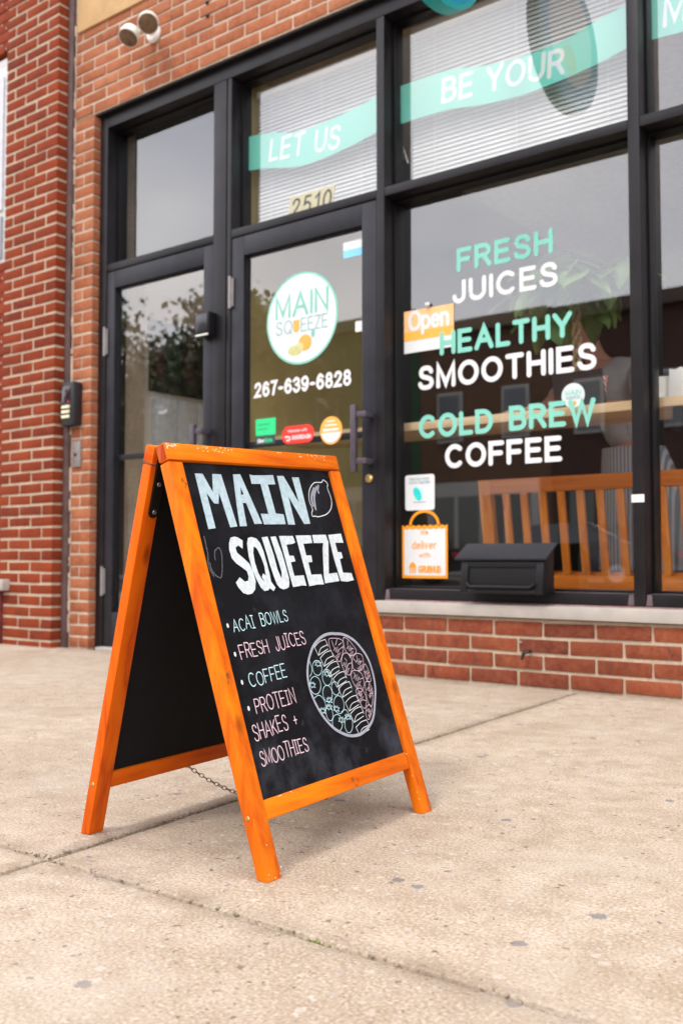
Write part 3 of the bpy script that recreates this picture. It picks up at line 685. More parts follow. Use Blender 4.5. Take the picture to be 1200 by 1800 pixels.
# intercom
ic = thing('intercom', 'black door intercom with three pale call buttons on the brick pier', 'intercom')
ix0, ix1, iz0, iz1 = -4.765, -4.648, 1.268, 1.520
MB().box(ix0, ix1, WY-.062, WY+.001, iz0, iz1).build('housing', M_BLACK, ic, bevel=.012)
MB().box(ix0+.010, ix1-.028, WY-.0645, WY-.06, iz0+.135, iz1-.025).build('display', plain('dark display', (.035,.018,.022), .12, spec=.7), ic, bevel=.002)
for k in range(3): MB().box(ix0+.014, ix1-.034, WY-.070, WY-.060, iz0+.043+k*.028, iz0+.060+k*.028).build('call_button', M_CREAM, ic, bevel=.003)
MB().box(ix1-.050, ix1-.038, WY-.066, WY-.061, iz0+.134, iz0+.142).build('indicator', M_RED_P, ic)
bp = thing('doorbell_plate', 'small grey metal doorbell plate below the intercom', 'doorbell')
MB().box(-4.722, -4.650, WY-.012, WY+.001, 1.032, 1.182).build('plate', M_GREYPLATE, bp, bevel=.003)
MB().lathe([(.009, 0), (.009, .006), (.0, .008)], Matrix.Translation((-4.690, WY-.012, 1.105)) @ Matrix.Rotation(math.pi/2, 4, 'X'), 12).build('button', M_BLACK, bp)
# card reader on the frame between the doors
rd = thing('card_reader', 'black box card reader on the frame between the doors', 'card reader')
ra = onY(366, 585, FY-.05)
MB().prism([(-3.722, 1.650), (-3.622, 1.650), (-3.622, 1.775), (-3.722, 1.775)], FY-.055, FY+.001, lambda u, v, d: (u, d, v)).build('housing', M_BLACK_MET, rd, bevel=.008)
MB().box(-3.712, -3.632, FY-.058, FY-.054, 1.672, 1.765).build('cover', plain('glossy black cover', (.03,.03,.035), .2, spec=.6), rd, bevel=.002)
MB().box(-3.717, -3.627, FY-.057, FY-.04, 1.652, 1.661).build('light_strip', plain('silver strip', (.75,.72,.68), .4), rd, bevel=.002)
# mailbox
mbx = thing('mailbox', 'black metal letterbox with sloping lid below the big lettered window', 'mailbox')
def mp3(u, v, d): return (d, u, v)
body = [(FY-.002, .372), (FY-.100, .366), (FY-.082, .506), (FY-.002, .560)]
MB().prism(body, -2.118, -1.745, mp3).build('body', M_BLACK_MET, mbx, bevel=.005)
MB().prism([(FY-.001, .570), (FY-.102, .5085), (FY-.102, .501), (FY-.097, .500), (FY-.001, .5605)], -2.142, -1.732, mp3).build('lid', plain('black painted lid', (.012,.012,.016), .36, var=.1, scale=90, spec=.4), mbx, bevel=.002)
fr = MB()     # raised border round the sunk front panel, one piece
sl = lambda z: FY-.100+(z-.366)/(.506-.366)*.018
def fb(x0, x1, z0, z1, t=.006): fr.hexa([(x0,sl(z0)-t,z0),(x1,sl(z0)-t,z0),(x1,sl(z0)+.003,z0),(x0,sl(z0)+.003,z0),(x0,sl(z1)-t,z1),(x1,sl(z1)-t,z1),(x1,sl(z1)+.003,z1),(x0,sl(z1)+.003,z1)])
fb(-2.116, -2.083, .368, .498); fb(-1.780, -1.747, .368, .498); fb(-2.0828, -1.7802, .472, .498); fb(-2.0828, -1.7802, .368, .384)
fr.build('panel_border', M_BLACK_MET, mbx, bevel=.003)
rl = MB(); rl.tube([(-2.083, FY-.104, .408), (-2.066, FY-.110, .394), (-1.797, FY-.110, .394), (-1.780, FY-.104, .408)], .0075, 10); rl.build('newspaper_rail', M_BLACK_MET, mbx, smooth=True)
# hook in the low wall
hk = onY(927, 1146, WY)
hb = MB(); hb.tube([(hk.x+.012, WY+.02, hk.z+.002), (hk.x+.010, WY-.02, hk.z+.003), (hk.x-.002, WY-.030, hk.z-.002), (hk.x-.012, WY-.032, hk.z-.028)], [.007,.007,.008,.005], 8)
tag(hb.build('wall_hook', M_BLACK, smooth=True), 'small black hook sticking out of the low brick wall', 'hook')
nl = onY(914, 1129, WY)
tag(MB().lathe([(.006, 0), (.006, .006), (.003, .009)], Matrix.Translation((nl.x, WY+.003, nl.z)) @ Matrix.Rotation(math.pi/2, 4, 'X'), 10).build('wall_plug', M_GREYPLATE, smooth=True), 'grey plug in the low wall just above the hook', 'plug')
# white tag on the right mullion
p = onY(1120.5, 876, FY)
tag(MB().box(p.x-.024, p.x+.024, FY-.003, FY+.001, p.z-.0145, p.z+.0145).build('paper_tag', M_WHITE), 'blank white tag stuck on the mullion right of the bench', 'tag')

# ------------------------------------------------------------------ blade sign above the window
bsn = thing('blade_sign', 'round teal projecting sign hanging over the big window', 'sign')
sx_, sy_, sz_, sr_ = -1.995, 3.165, 2.955, .325
Ms = Matrix.Translation((sx_, sy_, sz_)) @ Matrix.Rotation(math.pi/2, 4, 'Y')
MB().lathe([(sr_-.02, -.035), (sr_, -.030), (sr_, .030), (sr_-.02, .035)], Ms, 56).build('rim', M_TEAL, bsn, smooth=True)
fd = lambda s: (lambda u, v, d: (sx_+s*(.0352+d), sy_+s*u, sz_+v))
for s in (1, -1):
    m_ = MB(); disc(m_, 0, 0, sr_-.022, sr_-.022, fd(s), .0006, 48); fc = m_.build('sign_face', M_BLUE if s > 0 else M_TEAL, bsn)
    m_ = MB(); disc(m_, 0, .02, .235, .235, fd(s), .0012, 40); m_.build('white_disc', M_VINYL_W, fc)
    m_ = MB(); disc(m_, .02, -.10, .075, .065, fd(s), .0018, 28); m_.build('fruit_print', M_ORANGE_P, fc)
MB().tube([(sx_, WY+.02, sz_+.36), (sx_, sy_-.30, sz_+.36)], .014, 10).build('bracket', M_BLACK_MET, bsn, smooth=True)
for yy in (sy_-.18, sy_+.18): MB().tube([(sx_, yy, sz_+.36), (sx_, yy, sz_+.27)], .006, 8).build('hanger', M_BLACK_MET, bsn, smooth=True)

# ------------------------------------------------------------------ interior shell
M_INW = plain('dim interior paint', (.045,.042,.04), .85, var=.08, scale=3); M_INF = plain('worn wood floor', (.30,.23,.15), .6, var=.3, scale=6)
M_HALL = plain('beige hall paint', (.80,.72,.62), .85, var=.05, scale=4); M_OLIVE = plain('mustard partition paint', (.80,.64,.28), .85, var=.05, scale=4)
IY = GY+.10
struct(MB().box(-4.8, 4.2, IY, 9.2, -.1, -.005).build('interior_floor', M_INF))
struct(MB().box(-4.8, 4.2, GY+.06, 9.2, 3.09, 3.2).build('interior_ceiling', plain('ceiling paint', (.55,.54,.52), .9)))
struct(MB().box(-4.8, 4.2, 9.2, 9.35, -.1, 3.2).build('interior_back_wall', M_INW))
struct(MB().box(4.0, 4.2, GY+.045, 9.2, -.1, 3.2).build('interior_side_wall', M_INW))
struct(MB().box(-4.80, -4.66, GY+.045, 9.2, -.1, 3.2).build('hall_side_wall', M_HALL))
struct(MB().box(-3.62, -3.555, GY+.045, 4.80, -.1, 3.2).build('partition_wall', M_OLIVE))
struct(MB().box(-3.62, -3.555, 4.801, 9.2, -.1, 3.2).build('interior_partition', plain('near black interior paint', (.03,.028,.027), .7)))  # same wall further in, coloured near black
struct(MB().box(-4.655, -3.625, GY+.05, 9.0, 2.17, 2.2).build('dark_void_floor', plain('black void', (.02,.02,.02), .9)))  # black lid added over the hall so the transom looks into darkness
struct(MB().box(-4.657, -3.625, GY+.16, GY+.2, 2.201, 3.08).build('dark_void_back', plain('dark backing', (.02,.018,.02), .9)))  # dark sheet added behind the transom, standing in for unlit depth
struct(MB().box(-4.657, -4.60, GY+.05, GY+.159, 2.201, 3.08).build('dark_void_side', plain('dark backing side', (.02,.018,.02), .9)))  # side sheet of the same added dark void
struct(MB().box(-4.659, -3.625, 5.3, 5.35, -.005, 2.169).build('hall_bounce_wall', M_HALL)); struct(MB().box(-3.634, -3.6205, GY+.05, 5.299, 0, 2.169).build('hall_bounce_lining', M_HALL)); struct(MB().box(-4.659, -3.635, GY+.11, 5.299, -.004, .006).build('hall_floor', M_HALL))  # pale back wall and lining added to bounce light into the hall
struct(MB().box(-4.656, -3.636, GY+.051, 5.298, 2.155, 2.1695).build('hall_bounce_soffit', M_WHITE))  # white underside added to throw light back down into the hall
# grey meter cabinets and a dark tapestry on the hall wall, seen through the left door
hX = -4.66
for i, (ya, yb) in enumerate(((4.10, 4.262), (4.27, 4.43), (4.438, 4.60))):
    mc = thing('letter_cabinet', ['grey hall cabinet nearest the left door glass', 'middle grey hall cabinet behind the left door', 'grey hall cabinet partly behind the left door handle'][i], 'cabinet', group='grey cabinets in the hall')
    MB().box(hX+.001, hX+.06, ya, yb, .75, 1.50).build('body', plain('grey cabinet paint', (.74,.77,.79), .5), mc, bevel=.004)
    yc = (ya+yb)/2
    MB().box(hX+.0605, hX+.0635, yc-.028, yc+.028, 1.205, 1.217).build('name_slot', M_DARKTXT, mc)
    MB().box(hX+.0605, hX+.067, yc-.030, yc-.012, 1.10, 1.13).build('latch', M_DARKTXT, mc, bevel=.002)
tg = thing('wall_hanging', 'dark patterned cloth hanging above the grey hall cabinets', 'wall hanging')
MB().box(hX+.001, hX+.02, 4.075, 4.75, 1.54, 1.985).build('cloth', plain('dark cloth', (.018,.012,.016), .9), tg)
for ya, yb, mm_ in ((4.09, 4.19, plain('maroon cloth', (.05,.012,.016), .9)), (4.20, 4.33, plain('bottle green cloth', (.008,.030,.026), .9)), (4.34, 4.44, plain('plum cloth', (.045,.012,.03), .9))):
    MB().box(hX+.0205, hX+.023, ya, yb, 1.62, 1.965).build('stripe_panel', mm_, tg)

# ------------------------------------------------------------------ venetian blinds
def blind(x0, x1, z0, z1, Y, lab, tilt):
    b = thing('venetian_blind', lab, 'blind', group='white venetian blinds')
    MB().box(x0, x1, Y-.014, Y+.02, z1-.032, z1).build('head_rail', M_WHITE, b, bevel=.003)
    n = 5; prof = []
    for i in range(n): t = -1+2*i/(n-1); prof.append((t*.0128, .0022*(1-t*t)))
    ct, st = math.cos(tilt), math.sin(tilt); mb = MB(); vs = []
    for x in (x0+.004, x1-.004):
        for th in (0, -.0006):
            for a, h in prof: vs.append((x, a*ct-(h+th)*st, a*st+(h+th)*ct))
    fs = []
    for i in range(n-1): fs += [(i, i+1, 2*n+i+1, 2*n+i), (n+i+1, n+i, 3*n+i, 3*n+i+1)]
    fs += [(0, 2*n, 3*n, n), (n-1, 2*n-1, 4*n-1, 3*n-1)]
    o = mb.add(vs, fs).build('slat', M_BLIND, smooth=True); me = o.data; bpy.data.objects.remove(o)
    z = z1-.05
    while z > z0+.02:
        link('slat', me, b, (0, Y+rng.uniform(-.0006, .0006), z)); z -= .0205
    MB().box(x0+.003, x1-.003, Y-.011, Y+.011, z0, z0+.012).build('bottom_rail', M_WHITE, b, bevel=.002)
    cm = MB()
    for fx in (.12, .5, .88):
        x = x0+(x1-x0)*fx; cm.tube([(x, Y-.0135, z0+.01), (x, Y-.0135, z1-.03)], .0012, 5)
    cm.build('ladder_cord', M_WHITE, b)
    return b
BY = GY+.075
blind(-3.505, -2.620, 2.20, 2.965, BY, 'white venetian blind in the window over the logo door', R(61))
b2_ = blind(-2.530, -1.440, 2.20, 2.985, BY, 'wide white venetian blind in the top of the big window', R(60))
wd = MB(); wa, wb = onY(703, 243, BY-.03), onY(717, 287, BY-.03); wd.tube([(wa.x, BY-.03, wa.z), (wb.x, BY-.03, wb.z)], .003, 8); wd.build('tilt_wand', M_WHITE, b2_, smooth=True)

# ------------------------------------------------------------------ window films and lettering
fg = face(GY); fdg = face(DGY)
def px2(px, py, Y): q = onY(px, py, Y); return (q.x, q.z)
def filmstrip(name, top, bot, Y, mat, par):
    """a wavy band of film between two edges"""
    t = spline([px2(*q, Y) for q in top], 6); b = spline([px2(*q, Y) for q in bot], 6); n = min(len(t), len(b)); mb = MB(); fn = face(Y+.009); vs = []
    for i in range(n): vs += [fn(*t[i], .0003), fn(*b[i], .0003)]
    mb.add(vs, [(2*i, 2*i+1, 2*i+3, 2*i+2) for i in range(n-1)]); return mb.build(name, mat, par)
def on_wave(text, p0, p1, h, slant=0, Y=GY):
    a = px2(*p0, Y); b = px2(*p1, Y); return layout(text, a[0], b[0], a[1], h, .32, .6, 0, slant, b[1])
z2 = lambda x, y: (380+x/2.857, y/2.857); z3 = lambda x, y: (780+x/2.857, y/2.857)
rb = thing('window_ribbon', 'mint film ribbon with white words Let us over the logo door', 'window film', group='mint film ribbons')
filmstrip('ribbon', [z2(113,697), z2(250,665), z2(400,660), z2(550,605), z2(700,535), z2(806,476)], [z2(113,863), z2(240,843), z2(400,835), z2(550,785), z2(700,715), z2(806,656)], GY, M_FILM, rb)
lettering('lettering', on_wave('LET US', (472, 281), (592, 259), .102, .14), .017, face(GY+.009), M_FILM_T, rb, .0006)
rb = thing('window_ribbon', 'mint film ribbon with white words Be your across the wide blind', 'window film', group='mint film ribbons')
filmstrip('ribbon', [(689,155), z3(0,352), z3(200,325), z3(400,275), z3(600,195), z3(750,105), z3(925,8)], [(689,221), z3(0,552), z3(200,520), z3(400,470), z3(600,390), z3(780,310), z3(925,230)], GY, M_FILM, rb)
lettering('lettering', on_wave('BE YOUR', (776, 178), (986, 128), .098, .06), .019, face(GY+.009), M_FILM_T, rb, .0006)
rb = thing('window_ribbon', 'mint film ribbon at the right edge with a white M', 'window film', group='mint film ribbons')
filmstrip('ribbon', [(1134,0), (1165,-22), (1200,-40), (1300,-70)], [(1134,71), (1165,62), (1200,53), (1300,20)], GY, M_FILM, rb)
lettering('lettering', on_wave('MAIN', (1166, 43), (1310, 10), .115, .06), .019, face(GY+.009), M_FILM_T, rb, .0006)
def vinyl(label, lines):
    t = thing('window_lettering', label, 'lettering', group='vinyl words on the big window')
    for s, (x0, x1, z0, h), m, wd_ in lines: lettering('lettering', layout(s, x0+wd_/2, x1-wd_/2, z0+wd_/2, h-wd_, .36, .75), wd_, fg, m, t, .0012)
vinyl('vinyl words Fresh juices, the top pair on the big window', [('FRESH', (-2.250, -1.790, 1.765, .106), M_VINYL_M, .0205), ('JUICES', (-2.272, -1.770, 1.626, .104), M_VINYL_W, .0205)])
fg = face(GY-.0030)
vinyl('vinyl words Healthy smoothies, the middle pair on the big window', [('HEALTHY', (-2.338, -1.708, 1.406, .106), M_VINYL_M, .0215), ('SMOOTHIES', (-2.452, -1.606, 1.261, .110), M_VINYL_W, .0215)])
vinyl('vinyl words Cold brew coffee, the lowest pair on the big window', [('COLD BREW', (-2.450, -1.612, 1.043, .106), M_VINYL_M, .0215), ('COFFEE', (-2.313, -1.758, .902, .106), M_VINYL_W, .0215)])
fg = face(GY)
# open sign on the glass
OY = GY-.0030; fo = face(OY)
os_ = thing('open_sign', 'orange and white paper Open sign on the big window', 'sign')
c4 = [px2(*q, OY) for q in ((709,549),(796,533),(798,609),(711,622))]
x0, x1 = (c4[0][0]+c4[3][0])/2, (c4[1][0]+c4[2][0])/2; z1_, z0_ = (c4[0][1]+c4[1][1])/2, (c4[2][1]+c4[3][1])/2
MB().box(x0, x1, OY, OY+.0010, z0_, z1_).build('card', M_VINYL_W, os_)
m_ = MB(); plate(m_, [(x0, z0_+.055), (x1, z0_+.055), (x1, z1_), (x0, z1_)], fo, .0006); m_.build('orange_panel', M_PEACH, os_)
m_ = MB(); plate(m_, [(x0, z0_+.055), (x1, z0_+.055), (x1, z0_+.095), (x0, z0_+.095)], fo, .0010); m_.build('amber_band', M_AMBER, os_)
lettering('lettering', layout('Open'.replace('O', 'O'), x0+.03, x1-.03, z0_+.105, .078, .22), .0165, fo, M_VINYL_W, os_, .0014)
MB().lathe([(.012, 0), (.010, .006), (.004, .012), (.006, .016)], Matrix.Translation(((x0+x1)/2, OY-.006, z1_+.012)) @ Matrix.Rotation(math.pi/2, 4, 'X'), 14).build('suction_cup', plain('clear plastic', (.6,.62,.62), .3), os_, smooth=True)
# food waste card
wc = thing('window_card', 'white card with turquoise leaf mark in the lower window corner', 'card')
m_ = MB(); m_.prism(rrect(-2.526, -2.370, .724, .883, .012), GY-.0008, GY-.0018, lambda u, v, d: (u, d, v)); m_.build('card', M_VINYL_W, wc)
f2 = face(GY-.0020)
m_ = MB(); m_.add([f2(-2.460+.019*math.cos(t)*math.cos(.45)-.033*math.sin(t)*math.sin(.45), .797+.019*math.cos(t)*math.sin(.45)+.033*math.sin(t)*math.cos(.45), .0006) for t in [2*math.pi*k/28 for k in range(28)]], [tuple(range(28))]); m_.build('leaf_mark', M_TURQ, wc)
m_ = MB(); disc(m_, -2.440, .806, .017, .027, f2, .0003, 24); m_.build('leaf_mark', M_TURQL, wc)
lettering('lettering', layout('FIGHTING FOOD', -2.502, -2.398, .859, .010, .4), .0022, f2, M_GREYTXT, wc, .0005)
lettering('lettering', layout('WASTE TOGETHER', -2.505, -2.394, .843, .010, .4), .0022, f2, M_GREYTXT, wc, .0005)
lettering('small_print', [[(-2.483,.760),(-2.415,.760)]], .004, f2, M_GREYTXT, wc, .0005, cap=False)
# delivery bag decal
bgd = thing('delivery_decal', 'orange and white shopping bag decal beside the letterbox', 'decal')
bx0, bx1, bz0, bz1 = -2.5435, -2.304, .420, .655
sc_ = [(bx0, bz0), (bx1, bz0)] + [(bx1-(bx1-bx0)*t/32, bz1+.0035*math.cos(t/32*2*math.pi*8)) for t in range(33)]
m_ = MB(); m_.prism(sc_, GY-.0008, GY-.0014, lambda u, v, d: (u, d, v)); m_.build('bag_outline', M_ORANGE_P, bgd)
m_ = MB(); plate(m_, [(bx0+.011, bz0+.013), (bx1-.011, bz0+.013)] + [(bx1-.011-(bx1-bx0-.022)*t/32, bz1-.016+.0025*math.cos(t/32*2*math.pi*7)) for t in range(33)], face(GY-.0016), 0); m_.build('bag_face', M_VINYL_W, bgd)
m_ = MB(); ribbon(m_, arc((bx0+bx1)/2-.001, bz1+.002, .074, .062, 180, 0, 22), .013, face(GY-.0010), .0002, False); m_.build('bag_handle', M_ORANGE_P, bgd)
fb_ = face(GY-.0018); bxc = (bx0+bx1)/2
lettering('lettering', layout('We', bxc-.020, bxc+.018, .616, .019, .25), .0042, fb_, M_ORANGE_P, bgd, .0003)
lettering('lettering', layout('deliver', bxc-.064, bxc+.060, .553, .032, .3), .0052, fb_, M_ORANGE_P, bgd, .0003)
lettering('lettering', layout('with', bxc-.027, bxc+.027, .514, .020, .3), .0036, fb_, M_ORANGE_P, bgd, .0003)
lettering('lettering', layout('GRUBHUB', bxc-.030, bxc+.082, .447, .026, .3), .0065, fb_, M_ORANGE_P, bgd, .0003)
m_ = MB(); plate(m_, [(bxc-.083, .466), (bxc-.044, .466), (bxc-.047, .480), (bxc-.058, .491), (bxc-.069, .491), (bxc-.080, .480)], fb_, .0004)
for k in range(3): xx = bxc-.079+k*.0125; plate(m_, [(xx, .443), (xx+.008, .443), (xx+.008, .465), (xx, .465)], fb_, .0004)
m_.build('house_mark', M_ORANGE_P, bgd)
# round sticker
rs = thing('round_sticker', 'small round white sticker just above the words cold brew', 'sticker')
q = px2(1006.5, 695, GY); fs_ = face(GY-.0006)
m_ = MB(); disc(m_, q[0], q[1], .050, .050, fs_, .0, 36); m_.build('disc', plain('pale sticker paper', (.62,.68,.67), .5, var=.03), rs)
lettering('lettering', layout('MAIN', q[0]-.032, q[0]+.032, q[1]+.002, .019), .0042, fs_, M_VINYL_M, rs, .0004)
lettering('lettering', layout('SQUEEZE', q[0]-.030, q[0]+.030, q[1]-.014, .010), .0022, fs_, M_GREYTXT, rs, .0004)
m_ = MB(); disc(m_, q[0]+.004, q[1]-.032, .011, .009, fs_, .0004, 16); m_.build('fruit_print', M_LEMON, rs)
# house number
hn = thing('house_number', 'cream number strip 2510 above the logo door', 'number plate')
HY = GY-.0008; c4 = [px2(*q, HY) for q in ((512,348),(590,325),(586,351),(507,376))]
zb, zt = TZ1+.012, 2.318; fh = face(HY)
m_ = MB(); m_.prism([(-3.232, zb), (-2.948, zb), (-2.930, zt), (-3.214, zt)], HY, HY-.001, lambda u, v, d: (u, d, v)); m_.build('strip', plain('cream card', (.56,.51,.34), .6, var=.05), hn)
lettering('digits', layout('2510', -3.205, -2.962, zb+.020, .080, .42, slant=.16), .0105, face(HY-.0014), M_DARKTXT, hn, .0004)
# ---- door decals
flg = fdg
lg = thing('logo_decal', 'round white fruit logo with mint rim on the right door glass', 'decal')
cx, cz, rx, rz = -3.076, 1.6715, .224, .225
m_ = MB(); disc(m_, cx, cz, rx, rz, flg, .0006, 64); m_.build('rim', M_VINYL_M, lg)
m_ = MB(); disc(m_, cx, cz, rx-.011, rz-.011, flg, .0010, 64); m_.build('disc', M_VINYL_W, lg)
lettering('lettering', layout('MAIN', -3.235, -2.915, 1.690, .105, .28), .017, flg, M_LOGOG, lg, .0014)
lettering('lettering', layout('SQ', -3.235, -3.135, 1.607, .062, .28), .0085, flg, M_LOGOD, lg, .0014)
lettering('lettering', layout('EEZE', -3.076, -2.915, 1.607, .062, .28), .0085, flg, M_LOGOD, lg, .0014)
m_ = MB(); plate(m_, [(-3.127,1.666),(-3.127,1.625)]+arc(-3.107,1.625,.020,.020,180,360)+[(-3.087,1.666)], flg, .0016); m_.build('letter_cup', M_LEMON, lg)
m_ = MB(); disc(m_, -3.052, 1.548, .042, .040, flg, .0014, 32); m_.build('fruit_print', M_LEMON, lg)
m_ = MB(); disc(m_, -3.115, 1.518, .046, .026, flg, .0018, 28); disc(m_, -3.085, 1.530, .022, .024, flg, .0020, 20); m_.build('cut_fruit_print', M_LIME, lg)
m_ = MB(); disc(m_, -3.002, 1.588, .012, .022, flg, .0018, 16); m_.build('leaf_print', M_LOGOG, lg)
ph = tag(lettering('phone_lettering', layout('267-639-6828', -3.375, -2.780, 1.3185, .062, .34), .0150, fdg, M_VINYL_W, None, .0012), 'white phone number on the right door glass', 'lettering')
gs = thing('door_sticker', 'square green sticker with black foot on the right door', 'sticker', group='stickers low on the door glass')
fst = face(DGY-.0075)
m_ = MB(); plate(m_, [(-3.366,1.118),(-3.234,1.118),(-3.234,1.201),(-3.366,1.201)], fst, .0); m_.build('green_sheet', M_GREEN_P, gs)
m_ = MB(); plate(m_, [(-3.364,1.074),(-3.236,1.074),(-3.236,1.1175),(-3.364,1.1175)], fst, .0); m_.build('black_foot', M_DARKTXT, gs)
for zz, xe in ((1.172, -3.272), (1.150, -3.285)): lettering('small_print', [[(-3.350,zz),(xe,zz)]], .008, fst, plain('dark green print', (.012,.42,.14), .5), gs, .0006, cap=False)
lettering('lettering', layout('Uber', -3.352, -3.308, 1.084, .017, .3), .0042, fst, M_VINYL_W, gs, .0006)
lettering('lettering', layout('Eats', -3.300, -3.256, 1.084, .017, .3), .0042, fst, M_GREEN_P, gs, .0006)
rd_ = thing('door_sticker', 'red rounded sticker between the green and orange door stickers', 'sticker', group='stickers low on the door glass')
m_ = MB(); plate(m_, rrect(-3.193, -2.990, 1.063, 1.150, .042, 8), fst, .0); m_.build('red_sheet', M_RED_P, rd_)
lettering('lettering', layout('Welcome with', -3.155, -3.035, 1.120, .012, .3), .0024, fst, M_VINYL_W, rd_, .0006)
lettering('lettering', layout('DOORDASH', -3.125, -3.010, 1.084, .017, .3), .0040, fst, M_VINYL_W, rd_, .0006)
m_ = MB(); ribbon(m_, spline([(-3.172,1.098),(-3.15,1.098),(-3.14,1.090),(-3.148,1.080),(-3.16,1.082)], 4), .007, fst, .0006); m_.build('swoosh_mark', M_VINYL_W, rd_)
or_ = thing('door_sticker', 'round orange and white sticker beside the door pull', 'sticker', group='stickers low on the door glass')
m_ = MB(); disc(m_, -2.887, 1.109, .066, .066, fst, .0, 40); m_.build('orange_disc', M_AMBER, or_)
m_ = MB(); plate(m_, arc(-2.887, 1.109, .058, .058, 190, 350, 24), fst, .0006); m_.build('white_half', M_VINYL_W, or_)
for zz, xa, xe, ww in ((1.152, -2.912, -2.864, .006), (1.134, -2.925, -2.850, .007), (1.112, -2.935, -2.84, .011)): lettering('small_print', [[(xa,zz),(xe,zz)]], ww, fst, M_VINYL_W, or_, .0008, cap=False)
bl_ = thing('door_notice', 'pale blue and white notice in the top corner of the right door', 'notice')
m_ = MB(); plate(m_, [(-2.820,1.914),(-2.700,1.914),(-2.700,1.950),(-2.820,1.950)], fdg, .0006); m_.build('blue_strip', M_SKYB, bl_)
m_ = MB(); plate(m_, [(-2.820,1.9505),(-2.700,1.9505),(-2.700,1.989),(-2.820,1.989)], fdg, .0006); m_.build('white_strip', M_VINYL_W, bl_)
m_ = MB(); plate(m_, rrect(-2.750, -2.700, 1.556, 1.606, .006), fdg, .0006)
tag(m_.build('door_label', M_VINYL_W), 'small blank white square label at the right edge of the logo door', 'label')

# ------------------------------------------------------------------ A-frame chalkboard
# corner points measured at the four feet and four top corners
class Panel:
    def __init__(s, nb_, fb_, nt_, ft_):
        s.p = [Vector(q) for q in (nb_, fb_, ft_, nt_)]
        u = (s.p[1]-s.p[0]); v = s.p[3]-s.p[0]; s.n = u.cross(v).normalized(); s.W = u.length; s.L = v.length
    def __call__(s, u, v, d):      # u across, v up the slope (metres), d out of the face
        a, b = u/s.W, v/s.L; q = (s.p[0]*(1-a)+s.p[1]*a)*(1-b)+(s.p[3]*(1-a)+s.p[2]*a)*b
        return q+s.n*d
FP = Panel((-1.056,1.176,0), (-1.099,1.716,0), (-1.303,1.176,.709), (-1.346,1.716,.732))
BP = Panel((-1.563,1.716,0), (-1.520,1.176,0), (-1.392,1.716,.732), (-1.349,1.176,.709))
sg = thing('sandwich_board', 'orange wooden pavement chalkboard with hand lettered menu and fruit bowl drawing', 'sign')
W, LL = FP.W, FP.L; LEG, TH, RAIL = .037, .021, .031
def stick(name, P, u0, u1, v0, v1, d0, d1, mat, par, foot=False, bev=.0028):
    pts = []
    for v in (v0, v1):
        for u, d in ((u0, d0), (u1, d0), (u1, d1), (u0, d1)):
            q = P(u, v, d)
            if foot and v == v0: # cut level with the ground
                sl_ = (P(u, .2, d)-P(u, 0, d)).normalized(); q = q - sl_*(q.z/sl_.z)
            pts.append(q)
    c = sum(pts, Vector())/8
    o = MB().hexa([q-c for q in pts]).build(name, mat, par, bevel=bev); o.location = c; return o
vr = .1625*LL; RB = .032
for P, front in ((FP, 1), (BP, 0)):
    fr_ = bpy.data.objects.new('front_panel' if front else 'rear_panel', None); COL.objects.link(fr_); fr_.parent = sg
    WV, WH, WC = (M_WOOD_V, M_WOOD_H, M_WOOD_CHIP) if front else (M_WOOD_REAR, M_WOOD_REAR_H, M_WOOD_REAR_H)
    stick('leg', P, 0, LEG, 0, .953*LL, -TH, 0, WV, fr_, True); stick('leg', P, W-LEG, W, 0, .953*LL, -TH, 0, WV, fr_, True)
    stick('top_rail', P, 0, W, .957*LL, LL, -TH-.001, .001, WC, fr_)
    stick('bottom_rail', P, LEG+.0006, W-LEG-.0006, vr-RB, vr, -TH+.003, -.002, WH, fr_)
    stick('blackboard', P, LEG-.004, W-LEG+.004, vr-.004, .955*LL, -.0125, -.0075, M_BOARD if front else M_BOARD_IN, fr_, False, 0)
    if front: fpart = fr_
    else: rpart = fr_
# end grain of the near front top rail
eg = MB(); q = [FP(-.0004, v, d) for v, d in ((.9575*LL+.002, -TH+.001), (.9575*LL+.002, -.002), (LL-.002, -.002), (LL-.002, -TH+.001))]; eg.add(q, [(0,1,2,3)]); eg.build('end_grain', M_ENDGRAIN, fpart)
# paint chips: slivers of bare wood along the worn edges
cm = MB()
def chip(P, u, v, s, d=.0014):
    k = rng.randint(4, 6); pts = [(u+s*rng.uniform(.4, 1)*math.cos(2*math.pi*i/k), v+s*.6*rng.uniform(.3, 1)*math.sin(2*math.pi*i/k)) for i in range(k)]
    cm.add([P(a, min(b, LL-.0022), d) for a, b in pts], [tuple(range(k))])
for c_, n_, sp in ((.016, 30, .010), (.10, 12, .02), (.165, 12, .012), (.47, 18, .018), (.40, 6, .015), (.30, 4, .02)):
    for _ in range(n_): chip(FP, max(.004, min(W-.004, rng.gauss(c_, sp))), LL-.003-abs(rng.gauss(0, .004)), rng.uniform(.0009, .0036))
for u, v in ((.0035, .006), (.006, .012), (.02, .004), (.034, .007), (.039, .016), (.018, .055), (.003, .25), (W-.036, .014), (W-.04, .03), (W-.041, .043), (W-.04, .075), (W-.02, .008), (W-.012, .004), (W-.041, vr-.004)): chip(FP, u, v, rng.uniform(.0012, .003), .0005)
for _ in range(12): chip(FP, rng.uniform(.075, .115), vr-.001-abs(rng.gauss(0, .0012)), rng.uniform(.001, .0028), -.0014)
for _ in range(5): chip(FP, rng.uniform(.115, .14), vr-.004-abs(rng.gauss(0, .003)), rng.uniform(.0006, .0012), -.0014)
o = cm.build('paint_chip', M_RAW, fpart); o['kind'] = 'stuff'
